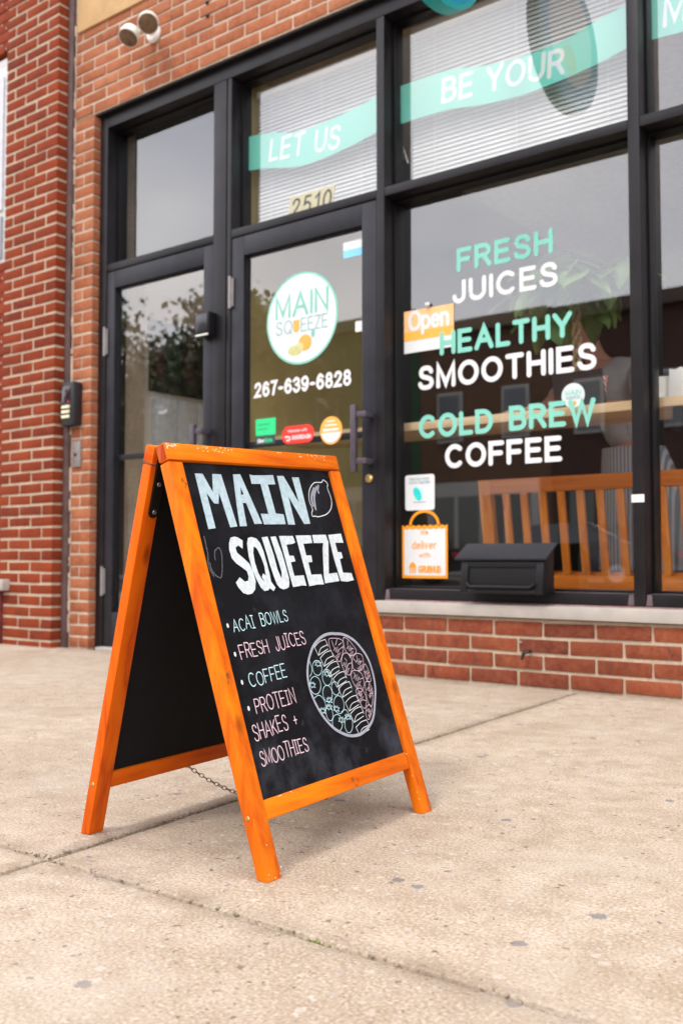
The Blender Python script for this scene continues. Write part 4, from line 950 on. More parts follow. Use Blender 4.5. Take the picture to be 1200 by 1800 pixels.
# knots
km = MB()
for u, v, s in ((.024, .905*LL, .004), (.031, .897*LL, .0028), (.0275, .888*LL, .002), (.021, .44*LL, .0055), (.018, .425*LL, .003), (W*.55, vr-.016, .004), (W*.58, vr-.02, .003), (W*.565, vr-.028, .0025)):
    d = .0009 if u < LEG else -.0011
    k = 9; km.add([FP(u+s*rng.uniform(.6, 1)*math.cos(2*math.pi*i/k), v+s*1.3*rng.uniform(.6, 1)*math.sin(2*math.pi*i/k), d) for i in range(k)], [tuple(range(k))])
o = km.build('knot', plain('wood knot', (.30,.075,.006), .5, var=.5, scale=160), fpart); o['kind'] = 'stuff'
# leg screws
def screw(P, u, v, d, r_, par, m=M_BRASS):
    c = P(u, v, d); q = P.n.to_track_quat('Z', 'Y').to_matrix().to_4x4()
    MB().lathe([(r_, 0), (r_*.9, .0012), (r_*.35, .0016), (r_*.3, .0006)], Matrix.Translation(c) @ q, 14).build('screw', m, par, smooth=True)
e1, e2 = FP(0, 0, 0), BP(W, 0, 0)
for P, u in ((FP, 0), (BP, W)):
    side = (P(W, .1, 0)-P(0, .1, 0)).normalized()*(-1 if u == 0 else 1); c = P(u, vr-RB*.62, -TH*.5)+side*.0004
    q_ = side.to_track_quat('Z', 'Y').to_matrix().to_4x4()
    MB().lathe([(.0042, 0), (.0036, .0010), (.0012, .0004)], Matrix.Translation(c) @ q_, 14).build('screw', M_BRASS, fpart if P is FP else rpart, smooth=True)
# black steel strap hinge, one at each end, lying on the inner faces of the rear legs
for u0, u1 in ((W-.034, W-.012), (.012, .034)):
    hg = MB(); va, vb = .825*LL, .985*LL
    poly = [(u0, va+.008)] + arc((u0+u1)/2, va+.010, .011, .011, 180, 360, 8) + [(u1, va+.008), (u1, vb), (u0, vb)]
    hg.prism(poly, -TH-.0005, -TH-.0042, lambda u, v, d: BP(u, v, d)); h_ = hg.build('hinge_strap', plain('dark steel strap', (.012,.009,.007), .5, .3), rpart)
    for v in (va+.010, va+.062, va+.110):
        c = BP((u0+u1)/2, v, -TH-.0044); q_ = (-BP.n).to_track_quat('Z', 'Y').to_matrix().to_4x4()
        MB().lathe([(.0046, 0), (.004, .0016), (.0015, .0022), (.001, .001)], Matrix.Translation(c) @ q_, 12).build('screw', M_STEEL, h_, smooth=True)
    mid = (BP((u0+u1)/2, LL*.985, -TH)+FP(W-(u0+u1)/2, LL*.985, -TH))/2
    sd_ = (FP(W, LL, 0)-FP(0, LL, 0)).normalized()
    MB().tube([mid-sd_*.012, mid+sd_*.012], .006, 12).build('hinge_pin', M_STEEL, rpart, smooth=True)
# safety chain between the two bottom rails
ca = BP(W*.40, vr-RB, -TH*.6); cb_ = FP(W*.42, vr-RB, -TH*.6)
tl = onP(322, 1348, BP(0, vr, 0), BP.n); ca = Vector((tl.x+.012, tl.y, ca.z))
lk_ = MB()
for k in range(15):
    a = 2*math.pi*k/15
lp = []
for k in range(14):
    a = 2*math.pi*k/14; lp.append((.0072*math.cos(a) if abs(math.cos(a)) < .5 else math.copysign(.0072*abs(math.cos(a)), math.cos(a)), .0036*math.sin(a), 0))
o = MB().tube(lp, .0008, 6, closed=True).build('chain_link', plain('chain steel', (.16,.13,.10), .45, .9), smooth=True); link_me = o.data; bpy.data.objects.remove(o)
chn = bpy.data.objects.new('chain', None); COL.objects.link(chn); chn.parent = sg
nL = 40; prev = None
def cpos(t): q = ca.lerp(cb_, t); q.z -= .060*4*t*(1-t)*.55; return q
tot = 0; ts = [0]; q0 = cpos(0); acc = 0
for i in range(1, 2001):
    q1 = cpos(i/2000); acc += (q1-q0).length; q0 = q1
    if acc >= .0118: ts.append(i/2000); acc = 0
for i, t in enumerate(ts):
    c = cpos(t); d = (cpos(min(1, t+.01))-cpos(max(0, t-.01))).normalized()
    o = link('chain_link', link_me, chn, c); o.rotation_mode = 'QUATERNION'
    o.rotation_quaternion = d.to_track_quat('X', 'Z') @ (Matrix.Rotation(math.pi/4 + (math.pi/2 if i % 2 else 0)+rng.uniform(-.2, .2), 4, 'X').to_quaternion())

# ---- chalk work on the board face
BF = lambda u, v, d: FP(u, v, -.0075+d)
bp0, bn = FP(0, 0, -.0073), FP.n
def b2(px, py):                    # photo point -> (u, v) on the board
    def pj(u, v):
        d = BF(u, v, .0005)-_C; z = d.dot(_f); return np.array([600+1750*d.dot(_r)/z, 900-1750*d.dot(_u)/z])
    u, v = .25, .4; t = np.array([px, py])
    for _ in range(8):
        p0 = pj(u, v); J = np.column_stack([(pj(u+.002, v)-p0)/.002, (pj(u, v+.002)-p0)/.002]); s = np.linalg.solve(J, t-p0); u += s[0]; v += s[1]
    return (u, v)
zA = lambda x, y: b2(220+x/2.727, 760+y/2.727); zB = lambda x, y: b2(360+x/2.857, 1050+y/2.857); zC = lambda x, y: b2(520+x/7.5, 1090+y/7.5)
c1 = lambda x, y: b2(330+x/7.467, 820+y/7.467); c2 = lambda x, y: b2(430+x/7.467, 820+y/7.467); c3 = lambda x, y: b2(390+x/7.467, 930+y/7.467)
c4 = lambda x, y: b2(470+x/11.2, 930+y/11.2); c5 = lambda x, y: b2(540+x/9.956, 930+y/9.956)
PXM = 1.80/1750                    # metres per photo pixel at the board
def word(mat, *letters):
    for polys in letters:
        mb = MB()
        for i, (fn, q) in enumerate(polys):
            pts = [(f_ if callable(f_) else fn)(*xy) for f_, xy in ((p[0], p[1:]) if callable(p[0]) else (None, p) for p in q)]
            mb.add([BF(u+rng.gauss(0, .0003), v+rng.gauss(0, .0003), .0005) for u, v in pts], [tuple(range(len(pts)))])
        mb.build('chalk_letter', mat, fpart)
word(M_CH_B,
 [(c1, [(90,88),(195,95),(330,335),(322,97),(437,104),(655,790),(557,797),(413,345),(405,493),(345,485),(247,345),(368,810),(270,823)])],
 [(c1, [(594,105),(641,102),(690,265),(700,370),(722,478),(775,782),(685,787),(645,520)]), (c1, [(641,102),(688,100),(975,750),(879,757),(765,482),(722,478),(700,370),(735,365),(690,265)])],
 [(c2, [(62,105),(110,118),(370,115),(402,232),(305,238),(410,615),(512,628),(540,757),(255,760),(213,620),(312,618),(207,230),(95,230)])],
 [(c2, [(425,127),(508,127),(715,480),(620,142),(708,145),(860,750),(780,757),(575,395),(663,765),(572,762)])])
word(M_CH_W,
 [(c3, [(275,150),(275,258),(215,215),(180,245),(200,310),(290,390),(360,450),(405,545),(443,680),(437,790),(400,845),(345,860),(280,840),(215,760),(185,702),(235,632),(300,692),(345,675),(350,620),(325,550),(260,500),(190,450),(130,380),(98,270),(95,180),(115,115),(165,98),(210,112)])],
 [(c3, [(415,232),(390,103),(345,120),(330,190),(352,360),(404,530),(456,660),(512,770),(560,812),(600,808),(560,690),(520,650),(475,570),(430,430),(410,310)]),
  (c3, [(390,103),(450,120),(500,180),(545,290),(590,440),(630,600),(645,690),(703,765),(680,815),(630,780),(600,808),(560,690),(525,630),(540,582),(575,605),(560,500),(520,380),(470,275),(440,240),(415,232)])],
 [(c4, [(c3,522,108),(c3,600,98),(130,520),(200,790),(275,965),(280,850),(230,680),(150,430),(58,152),(165,137),(286,480),(382,800),(426,960),(432,1060),(425,1140),(380,1175),(310,1185),(240,1160),(190,1090),(130,940),(60,730),(c3,590,330)])],
 [(c4, [(230,140),(500,130),(546,270),(480,292),(375,305),(430,525),(515,525),(550,635),(462,657),(530,920),(716,910),(771,1115),(690,1112),(502,1150)])],
 [(c4, [(553,130),(850,122),(881,272),(705,285),(765,518),(862,515),(888,652),(803,655),(c5,70,800),(c5,245,792),(c5,292,965),(c5,180,968),(c5,37,1005)])],
 [(c5, [(88,105),(320,97),(368,225),(375,785),(518,765),(562,905),(312,950),(288,820),(268,350),(275,243),(112,245)])],
 [(c5, [(361,97),(590,80),(628,238),(485,243),(530,400),(595,405),(622,505),(568,530),(622,760),(770,768),(815,895),(700,918),(587,908),(472,540)])])
def hand(text, p0, p1, hpx, mat, wpx=1.75, gap=.24, space=.95):
    a = zB(*p0); b = zB(*p1); lettering('chalk_line', layout(text.replace('I', '|'), a[0], b[0], a[1], hpx*PXM*1.06, gap, space, .06, -.02, b[1]), wpx*PXM, BF, mat, fpart, .0004, .00006)
hand('ACAI BOWLS', (148,172), (418,116), 20, M_CH_LB); hand('FRESH JUICES', (185,310), (508,230), 22.5, M_CH_P)
hand('COFFEE', (232,452), (412,396), 21.5, M_CH_LB); hand('PROTEIN', (262,585), (458,523), 24, M_CH_P)
hand('SHAKES +', (255,725), (468,640), 23, M_CH_P); hand('SMOOTHIES', (288,850), (522,768), 23, M_CH_P)
mb = MB()
for p, m_ in (((115,142), 0), ((152,286), 1), ((187,427), 0), ((220,558), 1)):
    c = zB(*p); disc(mb, c[0], c[1], .0028, .0042, BF, .0006, 12)
mb.build('chalk_bullet', M_CH_L, fpart)
# smoothie bowl drawing
ring = [zC(x, y) for x, y in ((500,180),(625,192),(760,265),(880,400),(960,540),(1015,720),(1042,900),(1035,1100),(1015,1280),(960,1400),(870,1490),(770,1525),(660,1515),(520,1445),(400,1330),(300,1190),(215,1020),(160,840),(145,660),(170,490),(225,340),(310,240),(400,190))]
mb = MB(); ribbon(mb, spline(ring, 5, True), 5.4*PXM, BF, .0006, False, closed=True); mb.build('chalk_drawing', M_CH_G, fpart)
def cl(polys, mat, wpx=1.15):
    mb = MB()
    for i, (p, closed) in enumerate(polys): ribbon(mb, p, wpx*PXM, BF, .0005+.00004*(i % 6), True, closed=closed)
    return mb.build('chalk_drawing', mat, fpart)
def seg(*pts): return ([zC(*p) for p in pts], False)
def crv(*pts, closed=False): return (spline([zC(*p) for p in pts], 5, closed), closed)
ban = []
for dx, dy, k in ((0,0,1), (75,145,1), (150,285,1), (245,420,.95), (315,555,.95), (405,735,.95), (470,885,.9), (545,1060,.8)):
    P_ = lambda x, y: (dx+x*1, dy+y)
    ban += [crv(P_(245,355), P_(310,285), P_(385,255)), seg(P_(245,355), P_(295,465), P_(420,380)), crv(P_(385,255), P_(410,310), P_(420,345)), crv(P_(300,450), P_(330,370), P_(415,325))]
cl([b for b in ban], M_CH_L)
def ell(cx, cy, rx, ry, rot=0, n=18): return ([zC(cx+rx*math.cos(t)*math.cos(rot)-ry*math.sin(t)*math.sin(rot), cy+rx*math.cos(t)*math.sin(rot)+ry*math.sin(t)*math.cos(rot)) for t in [2*math.pi*i/n for i in range(n)]], True)
ber = [ell(280,630,62,100,-.12), ell(410,755,62,108,-.1), ell(255,860,72,118,-.1), ell(415,970,62,110,-.12), ell(565,1115,68,120,-.12), ell(545,1355,66,112,-.1), ell(695,1375,52,112,-.05), ell(520,900,50,90,-.2), ell(440,1230,44,100,-.2)]
ber.append(crv((240,1030),(300,990),(360,1040),(390,1130),(370,1230))); ber.append(crv((180,545),(205,620),(205,700),(180,745))); ber.append(crv((600,1210),(650,1180),(690,1230)))
def crown(cx, cy, s=1): return seg(*[(cx+s*x, cy+s*y) for x, y in ((-32,-18),(-20,-2),(-12,-30),(0,-8),(14,-28),(18,-4),(36,-8),(22,12),(34,34),(8,24),(-6,38),(-12,18),(-34,22),(-22,4),(-32,-18))])
for c_ in ((290,570), (410,700), (215,850), (440,1050), (530,1165), (350,1190), (600,1310), (680,1270), (435,1140)): ber.append(crown(*c_, 1.15))
cl(ber, M_CH_LB, 1.1)
st_ = []
def berry(pts): st_.append(crv(*pts, closed=True))
berry([(430,265),(470,240),(580,250),(625,310),(610,450),(570,548),(500,470),(450,380)]); berry([(625,235),(690,260),(790,390),(770,450),(710,468),(650,400),(625,320)])
berry([(610,470),(660,432),(720,480),(738,600),(710,722),(650,690),(600,580)]); berry([(745,500),(800,440),(870,470),(885,600),(850,665),(770,655),(740,590)])
berry([(735,680),(800,665),(870,720),(895,850),(855,950),(790,890),(730,770)]); berry([(790,930),(850,900),(910,980),(925,1100),(900,1165),(840,1090)])
berry([(910,840),(950,815),(1000,900),(1010,1050),(990,1140),(940,1060)]); berry([(930,1150),(970,1115),(1000,1180),(960,1310),(920,1250)]); berry([(890,640),(910,580),(960,680),(985,800),(930,790)])
for x0_, y0_, x1_, y1_ in ((470,270,500,360), (540,250,520,330), (600,300,560,330), (620,350,580,380), (680,270,680,330), (760,380,720,370), (640,500,670,540), (735,560,690,580), (650,680,670,620), (800,470,810,520), (870,540,830,550), (760,510,790,550), (890,760,840,780), (760,690,790,740), (870,900,840,850), (830,960,860,1010), (920,1060,880,1050), (960,840,960,900), (1005,960,970,970)):
    st_.append(seg((x0_, y0_), (x1_, y1_)))
for base in ((500,400,1), (670,380,1), (620,600,1), (790,560,1), (760,770,1.1), (810,980,.9), (935,920,.9), (935,1200,.7), (905,700,.8)):
    bx_, by_, s = base; st_.append(seg(*[(bx_+s*x, by_+s*y) for x, y in ((0,0),(18,-40),(26,20),(46,-50),(44,30),(66,-20),(50,60),(84,30),(58,96),(40,60),(46,120),(22,70))]))
cl(st_, M_CH_P, 1.0)
# lemon
lem = [zA(x, y) for x, y in ((905,242),(940,240),(947,228),(960,236),(970,250),(968,268),(986,318),(986,362),(965,392),(925,405),(912,402),(896,402),(893,385),(896,368),(880,325),(882,275))]
mb = MB(); ribbon(mb, spline(lem, 4, True), 1.7*PXM, BF, .0006, False, closed=True); mb.build('chalk_drawing', M_CH_L, fpart)
M_SMEAR = film_mat('rubbed chalk', (.55,.58,.66), .5)
mb = MB()
for i, (a, b_, c_) in enumerate((((905,270),(893,310),(900,350)), ((916,262),(905,310),(912,368)), ((925,256),(922,275),(926,290)))):
    ribbon(mb, spline([zA(*a), zA(*b_), zA(*c_)], 4), (7-i*1.2)*PXM, BF, .0005+.0002*i)
mb.build('chalk_smear', M_SMEAR, fpart)
M_FAINT = film_mat('faint rubbed chalk', (.4,.4,.46), .22); mb = MB()
ribbon(mb, spline([zA(*p) for p in ((432,610),(430,570),(452,555),(464,600),(462,690),(440,690),(415,660),(405,625))], 5), 2.6*PXM, BF, .0005); ribbon(mb, spline([zA(*p) for p in ((378,500),(395,580),(400,640),(425,690))], 5), 3*PXM, BF, .0007)
mb.build('chalk_smear', M_FAINT, fpart)

# ------------------------------------------------------------------ inside the shop
CY0, CY1, CT, CB = 3.80, 4.16, 1.134, 1.096
ct = thing('window_counter', 'long pale pine counter along the big window inside', 'counter')
MB().box(-3.40, 3.5, CY0, CY1, CB, CT).build('top', M_COUNTER, ct, bevel=.003)
for x in (-1.335, .2): MB().prism([(CY0+.01, CB-.001), (CY0+.30, CB-.001), (CY0+.01, CB-.10)], x, x+.03, mp3).build('bracket', M_BLACK_MET, ct)
bn_ = thing('slat_bench', 'orange brown slat back bench standing just inside the window', 'bench')
def yb(z): return 4.045+(.873-z)*.16
def slt(x0, x1, z0, z1, th, name, mat):
    return MB().hexa([(x0,yb(z0),z0),(x1,yb(z0),z0),(x1,yb(z0)+th,z0),(x0,yb(z0)+th,z0),(x0,yb(z1),z1),(x1,yb(z1),z1),(x1,yb(z1)+th,z1),(x0,yb(z1)+th,z1)]).build(name, mat, bn_, bevel=.004)
slt(-2.335, -2.275, .05, .872, .045, 'post', M_BENCH_V); slt(-.60, -.54, .05, .872, .045, 'post', M_BENCH_V)
slt(-2.2745, -.6005, .806, .872, .040, 'back_rail', M_BENCH_H); slt(-2.2745, -.6005, .366, .434, .036, 'back_rail', M_BENCH_H)
x = -2.215
while x < -.66: slt(x, x+.036, .4345, .8055, .018, 'slat', M_BENCH_V); x += .0905
for k in range(4): MB().box(-2.33, -.545, 4.165+k*.105, 4.26+k*.105, .425, .447).build('seat_slat', M_BENCH_H, bn_, bevel=.004)
for x in (-2.33, -.60): MB().box(x, x+.05, 4.52, 4.575, 0, .4245).build('leg', M_BENCH_V, bn_, bevel=.004)
# laptop
lt = thing('laptop', 'dark open laptop standing on the pine counter', 'laptop')
la, lb = onY(975, 703, 3.98), onY(1056, 700, 3.98)
MB().box(la.x, lb.x+.02, 3.995, 4.155, CT+.001, CT+.016).build('base', M_BLACK, lt, bevel=.003)
lz = onY(1010, 655, 3.97).z
MB().hexa([(la.x,3.985,CT+.014),(lb.x+.02,3.985,CT+.014),(lb.x+.02,3.994,CT+.014),(la.x,3.994,CT+.014),(la.x,3.940,lz),(lb.x+.02,3.940,lz),(lb.x+.02,3.948,lz),(la.x,3.948,lz)]).build('lid', plain('dark grey lid', (.02,.02,.021), .4), lt, bevel=.003)
# striped paper straw cup beside it
stw = thing('striped_straw', 'red and white striped straw standing beside the laptop', 'straw')
m, nt, b = newmat('red white stripes'); wv = N(nt, 'ShaderNodeTexWave'); wv.bands_direction = 'DIAGONAL'; wv.inputs['Scale'].default_value = 28
nt.links.new(coords(nt), wv.inputs[0]); nt.links.new(ramp(nt, wv.outputs['Fac'], [(.45, (.75,.05,.06)), (.55, (.85,.82,.8))]), b.inputs['Base Color'])
sa, sb = onY(1056, 703, 4.0), onY(1063, 660, 4.0); MB().tube([(sa.x, 4.0, CT+.001), (sb.x, 4.0, sb.z)], .010, 10).build('straw', m, stw, smooth=True)
# money tree
pl = thing('money_tree', 'potted money tree with braided trunk and broad leaves in the window', 'plant')
pX, pY = onY(1016, 640, 4.10).x, 4.10
MB().lathe([(.050, 0), (.062, .05), (.068, .11), (.060, .11), (.055, .10), (.0, .10)], Matrix.Translation((pX, pY, CT+.001)), 24).build('pot', plain('dark pot', (.05,.045,.04), .5), pl, smooth=True)
M_BARK = plain('tan bark', (.50,.37,.22), .8, var=.25, scale=60, bmp=.3); zt0, zt1 = CT+.09, 1.70
for k in range(3):
    pts = []
    for i in range(44): t = i/43; a = t*math.pi*5.2+k*2*math.pi/3; rr = .0125*(1-.2*t); pts.append((pX+rr*1.5*math.cos(a)-.012*t, pY+rr*math.sin(a), zt0+(zt1-zt0)*t))
    MB().tube(pts, [.0095-.003*i/43 for i in range(44)], 8).build('trunk', M_BARK, pl, smooth=True)
m, nt, b = newmat('glossy green leaf'); oi = N(nt, 'ShaderNodeObjectInfo'); nt.links.new(ramp(nt, oi.outputs['Random'], [(0, (.07,.16,.035)), (.6, (.14,.26,.07)), (1, (.24,.36,.12))]), b.inputs['Base Color'])
b.inputs['Roughness'].default_value = .4; b.inputs['Subsurface Weight'].default_value = 0
try: b.inputs['Transmission Weight'].default_value = 0
except Exception: pass
def leaf_mesh(seed):
    r2 = random.Random(seed); n = 7; vs = []; fs = []
    for i in range(n):
        t = i/(n-1); wdt = .060*math.sin(math.pi*min(1, (t*.92+.06)))**.8*(1-.25*t); dr = -.05*t*t
        for s in (-1, -.5, 0, .5, 1): vs.append((s*wdt, t*.21, dr+abs(s)*.012+r2.uniform(-.002, .002)))
    for i in range(n-1):
        for k in range(4): fs.append((i*5+k, i*5+k+1, i*5+k+6, i*5+k+5))
    o = MB().add(vs, fs).build('leaf', m, smooth=True); me = o.data; bpy.data.objects.remove(o); return me
LM = [leaf_mesh(i) for i in range(4)]; stm = MB()
for k in range(20):
    el = rng.uniform(.32, 1.3); az = 2*math.pi*k/20*3.3+rng.uniform(-.3, .3); ln = rng.uniform(.10, .34)
    top = Vector((pX-.012, pY, zt1-rng.uniform(0, .12))); d = Vector((math.cos(az)*math.cos(el)*1.0, math.sin(az)*math.cos(el)*.75, math.sin(el)))
    tip = top+d*ln; tip.y = max(tip.y, 3.93)
    stm.tube([top, (top+tip)/2+Vector((0,0,.015)), tip], [.004,.0028,.002], 5)
    for j in range(6):
        a = az+(j-2.5)*1.02+rng.uniform(-.2, .2)
        o = link('leaf', rng.choice(LM), pl, tip); s = rng.uniform(.7, 1.15); o.scale = (s, s, s)
        o.rotation_euler = (rng.uniform(-1.0, -.15), rng.uniform(-.35, .35), a-math.pi/2)
stm.build('stem', plain('green stem', (.10,.16,.05), .6), pl, smooth=True)

# ---- the customer at the counter
pr = thing('person', 'person with dark hair in a pale grey top and striped apron leaning on the counter', 'person')
M_SKIN = plain('skin', (.50,.25,.17), .55, var=.06, scale=20); M_HAIR = plain('dark hair', (.012,.009,.008), .5, var=.3, scale=80)
M_SHIRT = plain('pale grey shirt', (.42,.43,.44), .85, var=.1, scale=14, bmp=.2)
m, nt, b = newmat('grey pinstripe apron'); wv = N(nt, 'ShaderNodeTexWave'); wv.bands_direction = 'X'; wv.inputs['Scale'].default_value = 16; wv.inputs['Distortion'].default_value = 1.2
nt.links.new(coords(nt, (1, 1, .06)), wv.inputs[0]); nt.links.new(ramp(nt, wv.outputs['Fac'], [(.40, (.24,.25,.27)), (.62, (.56,.57,.60))]), b.inputs['Base Color']); b.inputs['Roughness'].default_value = .9
M_APRON = m
def skin(name, verts, edges, radii, mat, par, sub=2, root=0):
    me = bpy.data.meshes.new(name); me.from_pydata([Vector(v) for v in verts], edges, []); o = link(name, me, par)
    sk = o.modifiers.new('skin', 'SKIN'); sk.use_smooth_shade = True
    layer = me.skin_vertices[0].data if len(me.skin_vertices) else None
    if layer is None:
        bpy.context.view_layer.update(); layer = me.skin_vertices[0].data
    for i, r_ in enumerate(radii):
        layer[i].radius = (r_, r_) if not hasattr(r_, '__len__') else r_
        layer[i].use_root = (i == root)
    ss = o.modifiers.new('subdivision', 'SUBSURF'); ss.levels = sub; ss.render_levels = sub
    me.materials.append(mat); return o
hx_, hy_, hz_ = -2.085, 4.60, 1.66           # head
hip = (-1.86, 4.83, .93); che = (-1.93, 4.78, 1.27); nck = (-2.02, 4.70, 1.485)
shR = (-2.16, 4.74, 1.42); shL = (-1.80, 4.70, 1.42)
hand_p = onY(905, 716, 4.02)
wrist = Vector((hand_p.x+.075, 4.08, CT+.045)); elb = (-2.20, 4.42, 1.20); elbL = (-1.70, 4.45, 1.20); wrL = Vector((-1.80, 4.16, CT+.05))
# body: head and neck, trunk, arms and legs in one skin
V = [hip, (-1.89, 4.81, 1.10), che, (-1.98, 4.74, 1.42), nck, (-2.045, 4.665, 1.56), (hx_, hy_, hz_), (hx_-.01, hy_-.01, hz_+.075),
     shR, elb, wrist, shL, elbL, wrL, (-1.95, 4.83, .86), (-1.96, 4.80, .48), (-1.97, 4.86, .07), (-1.77, 4.84, .86), (-1.75, 4.80, .48), (-1.74, 4.86, .07),
     wrist+Vector((-.05, -.025, -.008)), wrL+Vector((-.045, -.03, -.01)), (-1.99, 4.74, .035), (-1.74, 4.74, .035)]
E_ = [(0,1),(1,2),(2,3),(3,4),(4,5),(5,6),(6,7),(3,8),(8,9),(9,10),(3,11),(11,12),(12,13),(0,14),(14,15),(15,16),(0,17),(17,18),(18,19),(10,20),(13,21),(16,22),(19,23)]
RR = [(.15,.11),(.135,.10),(.145,.105),(.12,.09),.055,.058,(.083,.093),(.066,.072),.058,.044,.027,.058,.044,.027,.09,.062,.04,.09,.062,.04,(.036,.016),(.036,.016),.035,.035]
skin('body', V, E_, RR, M_SKIN, pr)
# fingers of both hands, each rooted in the palm
for wv_, sgn in ((wrist, 1), (wrL, -1)):
    pm = wv_+Vector((-.05, -.025, -.008)); fw_ = Vector((-.82, -.55, -.06)).normalized(); sdv = Vector((-fw_.y, fw_.x, 0)).normalized()
    Vf, Ef, Rf = [pm], [], [.014]
    for k, ln in enumerate((.066, .078, .074, .058)):
        b0 = pm+fw_*.030+sdv*((k-1.5)*.019); i0 = len(Vf)
        Vf += [b0, b0+fw_*ln*.5+Vector((0,0,.008)), b0+fw_*ln*.85+Vector((0,0,-.004)), b0+fw_*ln+Vector((0,0,-.016))]
        Ef += [(0, i0), (i0, i0+1), (i0+1, i0+2), (i0+2, i0+3)]; Rf += [.0098, .0088, .0080, .0068]
    i0 = len(Vf); t0 = pm-fw_*.012+sdv*(-.034*sgn)
    Vf += [t0, t0+fw_*.03+sdv*(-.014*sgn)+Vector((0,0,-.006)), t0+fw_*.055+sdv*(-.010*sgn)+Vector((0,0,-.014))]; Ef += [(0, i0), (i0, i0+1), (i0+1, i0+2)]; Rf += [.012, .010, .0078]
    skin('hand', Vf, Ef, Rf, M_SKIN, pr, 1)
# face, ears, hair
look = Vector((-.72, -.66, -.20)).normalized(); sd2 = Vector((-look.y, look.x, 0)).normalized(); up2 = sd2.cross(look)*-1
if up2.z < 0: up2 = -up2
hc = Vector((hx_, hy_, hz_+.01))
fm = MB(); nb0 = hc+look*.088; fm.tube([nb0+up2*.02, nb0+look*.018-up2*.012, nb0+look*.022-up2*.022, nb0-up2*.028], [.008,.012,.014,.007], 10); fm.build('nose', M_SKIN, pr, smooth=True)
for s in (-1, 1):
    e_ = hc+look*.083+sd2*(s*.033)+up2*.018; MB().lathe([(.001,-.010),(.008,-.007),(.011,0),(.008,.007),(.001,.010)], Matrix.Translation(e_), 12).build('eye', plain('eye', (.05,.035,.03), .2), pr, smooth=True)
    br_ = MB(); br_.tube([e_+sd2*(-.017)+up2*.020+look*.004, e_+up2*.026+look*.008, e_+sd2*.017+up2*.020+look*.004], .0035, 6); br_.build('eyebrow', M_HAIR, pr, smooth=True)
    ea = hc+sd2*(s*.083)-look*.008; MB().tube([ea+up2*.026, ea+up2*.03-look*.016+sd2*s*.008, ea-look*.018+sd2*s*.01, ea-up2*.028-look*.006+sd2*s*.003], [.008,.010,.010,.008], 8).build('ear', M_SKIN, pr, smooth=True)
mo_ = hc+look*.090-up2*.050; MB().tube([mo_-sd2*.022-look*.006, mo_+look*.002, mo_+sd2*.022-look*.006], [.004,.0065,.004], 8).build('mouth', plain('lips', (.42,.14,.12), .5), pr, smooth=True)
hair_v = [hc+look*.035+up2*.080, hc+up2*.090-look*.02, hc-look*.065+up2*.045, hc-look*.080-up2*.03, hc-look*.070-up2*.11+sd2*-.02]
skin('hair', hair_v, [(0,1),(1,2),(2,3),(3,4)], [(.062,.038),(.080,.045),(.082,.052),(.074,.046),(.05,.035)], M_HAIR, pr)
# clothes follow the body
sv = [(-1.885,4.815,1.02), che, (-1.98,4.74,1.41), (-2.015,4.705,1.47), shR, (-2.19,4.55,1.285), shL, (-1.74,4.55,1.285)]
skin('shirt', sv, [(0,1),(1,2),(2,3),(2,4),(4,5),(2,6),(6,7)], [(.165,.125),(.165,.125),(.142,.108),.074,.074,.062,.074,.062], M_SHIRT, pr)
sk_ = MB(); rings = [(1.06,.158,.118,(-1.885,4.81)), (.95,.185,.135,(-1.87,4.825)), (.80,.20,.145,(-1.865,4.83)), (.62,.205,.15,(-1.865,4.83)), (.45,.21,.15,(-1.865,4.835))]
vs = []; n = 40
for z, a_, b_, (cx_, cy_) in rings:
    for k in range(n): t = 2*math.pi*k/n; w_ = 1+.03*math.sin(9*t)*(1.1-z); vs.append((cx_+a_*w_*math.cos(t), cy_+b_*w_*math.sin(t), z))
sk_.add(vs, [(i*n+k, i*n+(k+1) % n, (i+1)*n+(k+1) % n, (i+1)*n+k) for i in range(len(rings)-1) for k in range(n)])
sk_.build('apron', M_APRON, pr, smooth=True)
# paper cups on the counter in the right-hand light
for i, (px, lab) in enumerate(((1166, 'pale paper cup on the counter at the right edge'), (1190, 'wide white paper bag on the counter at the right edge'))):
    q = onY(px, 720, 3.98)
    if i == 0: tag(MB().lathe([(.028, 0), (.038, .10), (.040, .102), (.034, .108)], Matrix.Translation((q.x, 3.98, CT+.001)), 20).build('paper_cup', M_WHITE, smooth=True), lab, 'cup')
    else: tag(MB().prism([(-.05,0),(.07,0),(.065,.13),(.055,.125),(.04,.135),(.02,.128),(0,.136),(-.02,.127),(-.045,.133)], 3.93, 4.02, lambda u, v, d: (q.x+.03+u, d, CT+.001+v)).build('paper_bag', M_WHITE, bevel=.003), lab, 'bag')

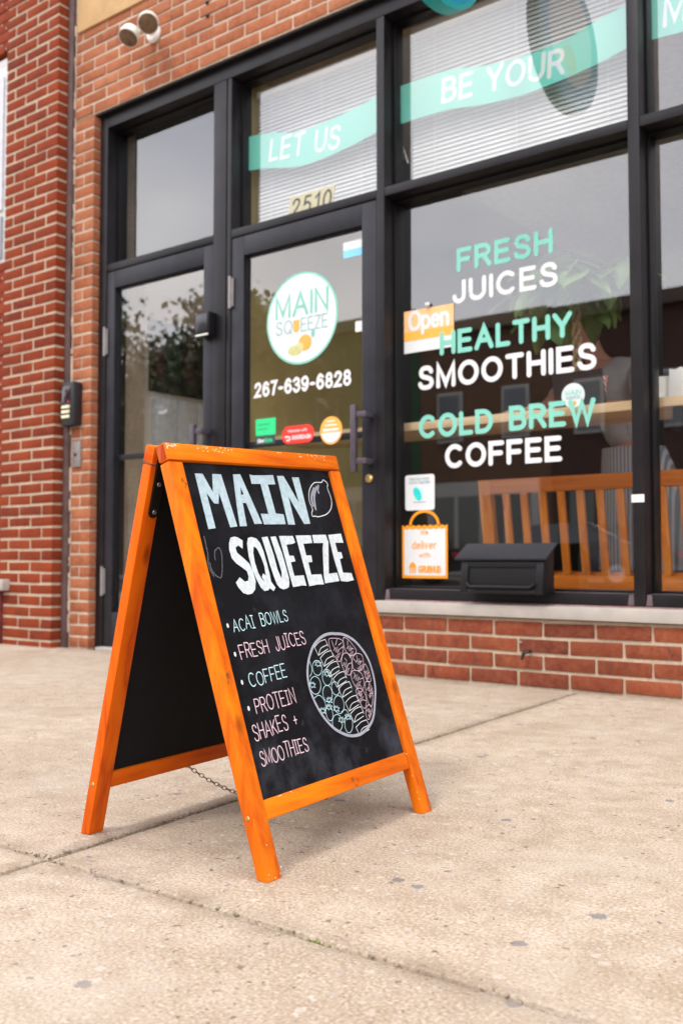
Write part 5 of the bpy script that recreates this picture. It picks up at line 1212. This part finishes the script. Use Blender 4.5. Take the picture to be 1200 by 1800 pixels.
# ------------------------------------------------------------------ across the street (seen mirrored in the glass)
M_FG = plain('far window glass', (.13,.145,.16), .2, spec=.4); M_TRIM = plain('far white trim', (.42,.41,.38), .7)
def house(x0, x1, h, col, trim, lab, nwin, white_shop=False, y=-19.4):
    t = thing('row_house', lab, 'house', group='row houses across the street')
    col = tuple(c*.6 for c in col); wm_ = plain('far wall', col, .9, var=.18, scale=2.2)
    MB().box(x0+.01, x1-.01, y-9, y, -.1, h).build('wall', wm_, t)
    MB().box(x0+.012, x1-.012, y+.001, y+.28, h-.42, h-.02).build('cornice', plain('far cornice', trim, .8), t, bevel=.03)
    wdt = (x1-x0)/nwin
    for k in range(nwin):
        cx_ = x0+wdt*(k+.5)
        f_ = MB().box(cx_-.46, cx_+.46, y+.001, y+.10, h*.52, h*.52+1.6).build('window', M_TRIM, t, bevel=.02)
        MB().box(cx_-.36, cx_+.36, y+.101, y+.115, h*.52+.10, h*.52+1.5).build('pane', M_FG, f_)
    sf = MB().box(x0+.35, x1-.35, y+.001, y+.16, 0, 2.9).build('shop_front', M_TRIM if white_shop else plain('far shop front', tuple(c*.5 for c in col), .7), t, bevel=.02)
    for k in range(2*nwin): 
        a_ = x0+.55+(x1-x0-1.1)*k/(2*nwin); MB().box(a_+.08, a_+(x1-x0-1.1)/(2*nwin)-.08, y+.161, y+.18, .5, 2.45).build('pane', plain('dark shop glass', (.05,.055,.045), .1, spec=.7), sf)
    return t
hs = [(-45,-37,7.2,(.30,.25,.14),(.35,.30,.2),'tan house mirrored at the left of the door glass',3), (-37,-29,6.2,(.34,.28,.15),(.3,.26,.18),'low mustard house mirrored in the door glass',3),
      (-29,-22.5,8.2,(.24,.17,.08),(.25,.18,.1),'tall brown house mirrored in the door glass',3), (-22.5,-17.6,8.6,(.05,.15,.06),(.10,.12,.08),'green painted house mirrored beside the open sign',2),
      (-17.6,-13.0,8.0,(.22,.11,.06),(.20,.14,.09),'brown brick house with white shop front mirrored in the window',2), (-13.0,-8.2,7.9,(.10,.04,.03),(.09,.06,.05),'dark brick house mirrored behind the window words',2),
      (-8.2,-2.5,8.3,(.14,.07,.045),(.11,.08,.06),'red brown house mirrored at the right of the window',3), (-2.5,4,7.4,(.20,.13,.08),(.15,.12,.1),'sandy brick house across the street to the right',3), (4,11,8.0,(.14,.08,.06),(.12,.1,.08),'dark red house far right across the street',3)]
for i, q in enumerate(hs): house(*q, white_shop=i in (3, 4))
def tree(x, y, h, s, lab):
    t = thing('street_tree', lab, 'tree', (x, y, -.03), group='trees across the street')
    r2 = random.Random(int(x*10)); tk = MB()
    tk.tube([(0,0,0),(.05,0,h*.25),(0,.05,h*.5),(.05,0,h*.8)], [.22,.17,.12,.05], 10)
    cl_ = []
    for k in range(15):
        a = r2.uniform(0, 6.28); rr = s*r2.uniform(.25, 1); zz = h*r2.uniform(.42, .95); rr *= math.sqrt(max(.1, 1-((zz/h-.62)/.42)**2)); c = Vector((rr*math.cos(a), rr*math.sin(a), zz)); cl_.append(c)
        tk.tube([(0, 0, h*.32+zz*.25), c*.5+Vector((0,0,h*.24)), c], [.07,.05,.015], 6)
    tk.build('trunk', plain('far bark', (.09,.07,.05), .9), t, smooth=True)
    lf = MB()
    for c in cl_:
        for _ in range(620):
            p = c+Vector((r2.gauss(0,1), r2.gauss(0,1), r2.gauss(0,.75)))*s*.21; q = Vector((r2.uniform(-1,1), r2.uniform(-1,1), r2.uniform(-1,1))).normalized(); a = q.orthogonal().normalized(); b_ = q.cross(a); e = r2.uniform(.08, .19)
            lf.add([p-a*e, p-b_*e*.6, p+a*e, p+b_*e*.6], [(0,1,2,3)])
    me = bpy.data.meshes.new('crown'); me.from_pydata(lf.v, [], lf.f); m_, nt_, bb = newmat('tree leaves'); g_ = N(nt_, 'ShaderNodeNewGeometry')
    nt_.links.new(ramp(nt_, g_.outputs['Random Per Island'], [(0, (.04,.055,.015)), (.6, (.085,.10,.03)), (1, (.13,.14,.05))]), bb.inputs['Base Color']); me.materials.append(m_); link('crown', me, t)
tree(-27.5, -15.6, 10.2, 3.3, 'tall leafy street tree mirrored in the left door'); tree(-21.8, -15.8, 9.0, 2.7, 'smaller leafy tree mirrored at the right of the left door')
def car(x, y, col, lab):
    t = thing('parked_car', lab, 'car', (x, y, -.13), group='cars parked across the street')
    prof = [(-2.2,.32),(-2.25,.62),(-2.1,.86),(-1.25,.95),(-.55,1.40),(.75,1.43),(1.55,1.0),(2.15,.90),(2.25,.6),(2.2,.32)]
    mt = plain('car paint', col, .25, .2, var=.03, spec=.7)
    MB().prism(prof, -.85, .85, lambda u, v, d: (u, d, v)).build('body', mt, t, bevel=.07, seg=3)
    for s in (-1, 1):
        MB().prism([(-1.0,.98),(-.50,1.33),(.05,1.36),(.05,.98)], s*.852, s*.865, lambda u, v, d: (u, d, v)).build('side_window', M_FG, t); MB().prism([(.12,.98),(.12,1.36),(.72,1.36),(1.25,1.0)], s*.852, s*.865, lambda u, v, d: (u, d, v)).build('side_window', M_FG, t)
        for wx in (-1.35, 1.38):
            wh = MB().lathe([(.20,-.10),(.32,-.09),(.33,.09),(.20,.10)], Matrix.Translation((wx, s*.80, .33)) @ Matrix.Rotation(math.pi/2, 4, 'X'), 24).build('wheel', M_BLACK, t, smooth=True)
            MB().lathe([(.19,-.11),(.19,.11),(.05,.115)], Matrix.Translation((wx, s*.80, .33)) @ Matrix.Rotation(math.pi/2, 4, 'X'), 16).build('rim', M_STEEL, wh, smooth=True)
        MB().box(-2.24, -2.17, s*.55-.2, s*.55+.2, .66, .78).build('headlight', M_WHITE, t, bevel=.02); MB().box(2.17, 2.24, s*.6-.18, s*.6+.18, .66, .8).build('tail_light', M_RED_P, t, bevel=.02)
car(-15.2, -13.4, (.02,.022,.025), 'black car mirrored behind the delivery bag decal'); car(-9.6, -13.4, (.05,.05,.055), 'dark grey car mirrored behind the bench slats'); car(-3.6, -13.4, (.25,.25,.26), 'silver car mirrored at the right window edge'); car(-21.0, -13.4, (.12,.02,.02), 'dark red car mirrored low in the logo door')
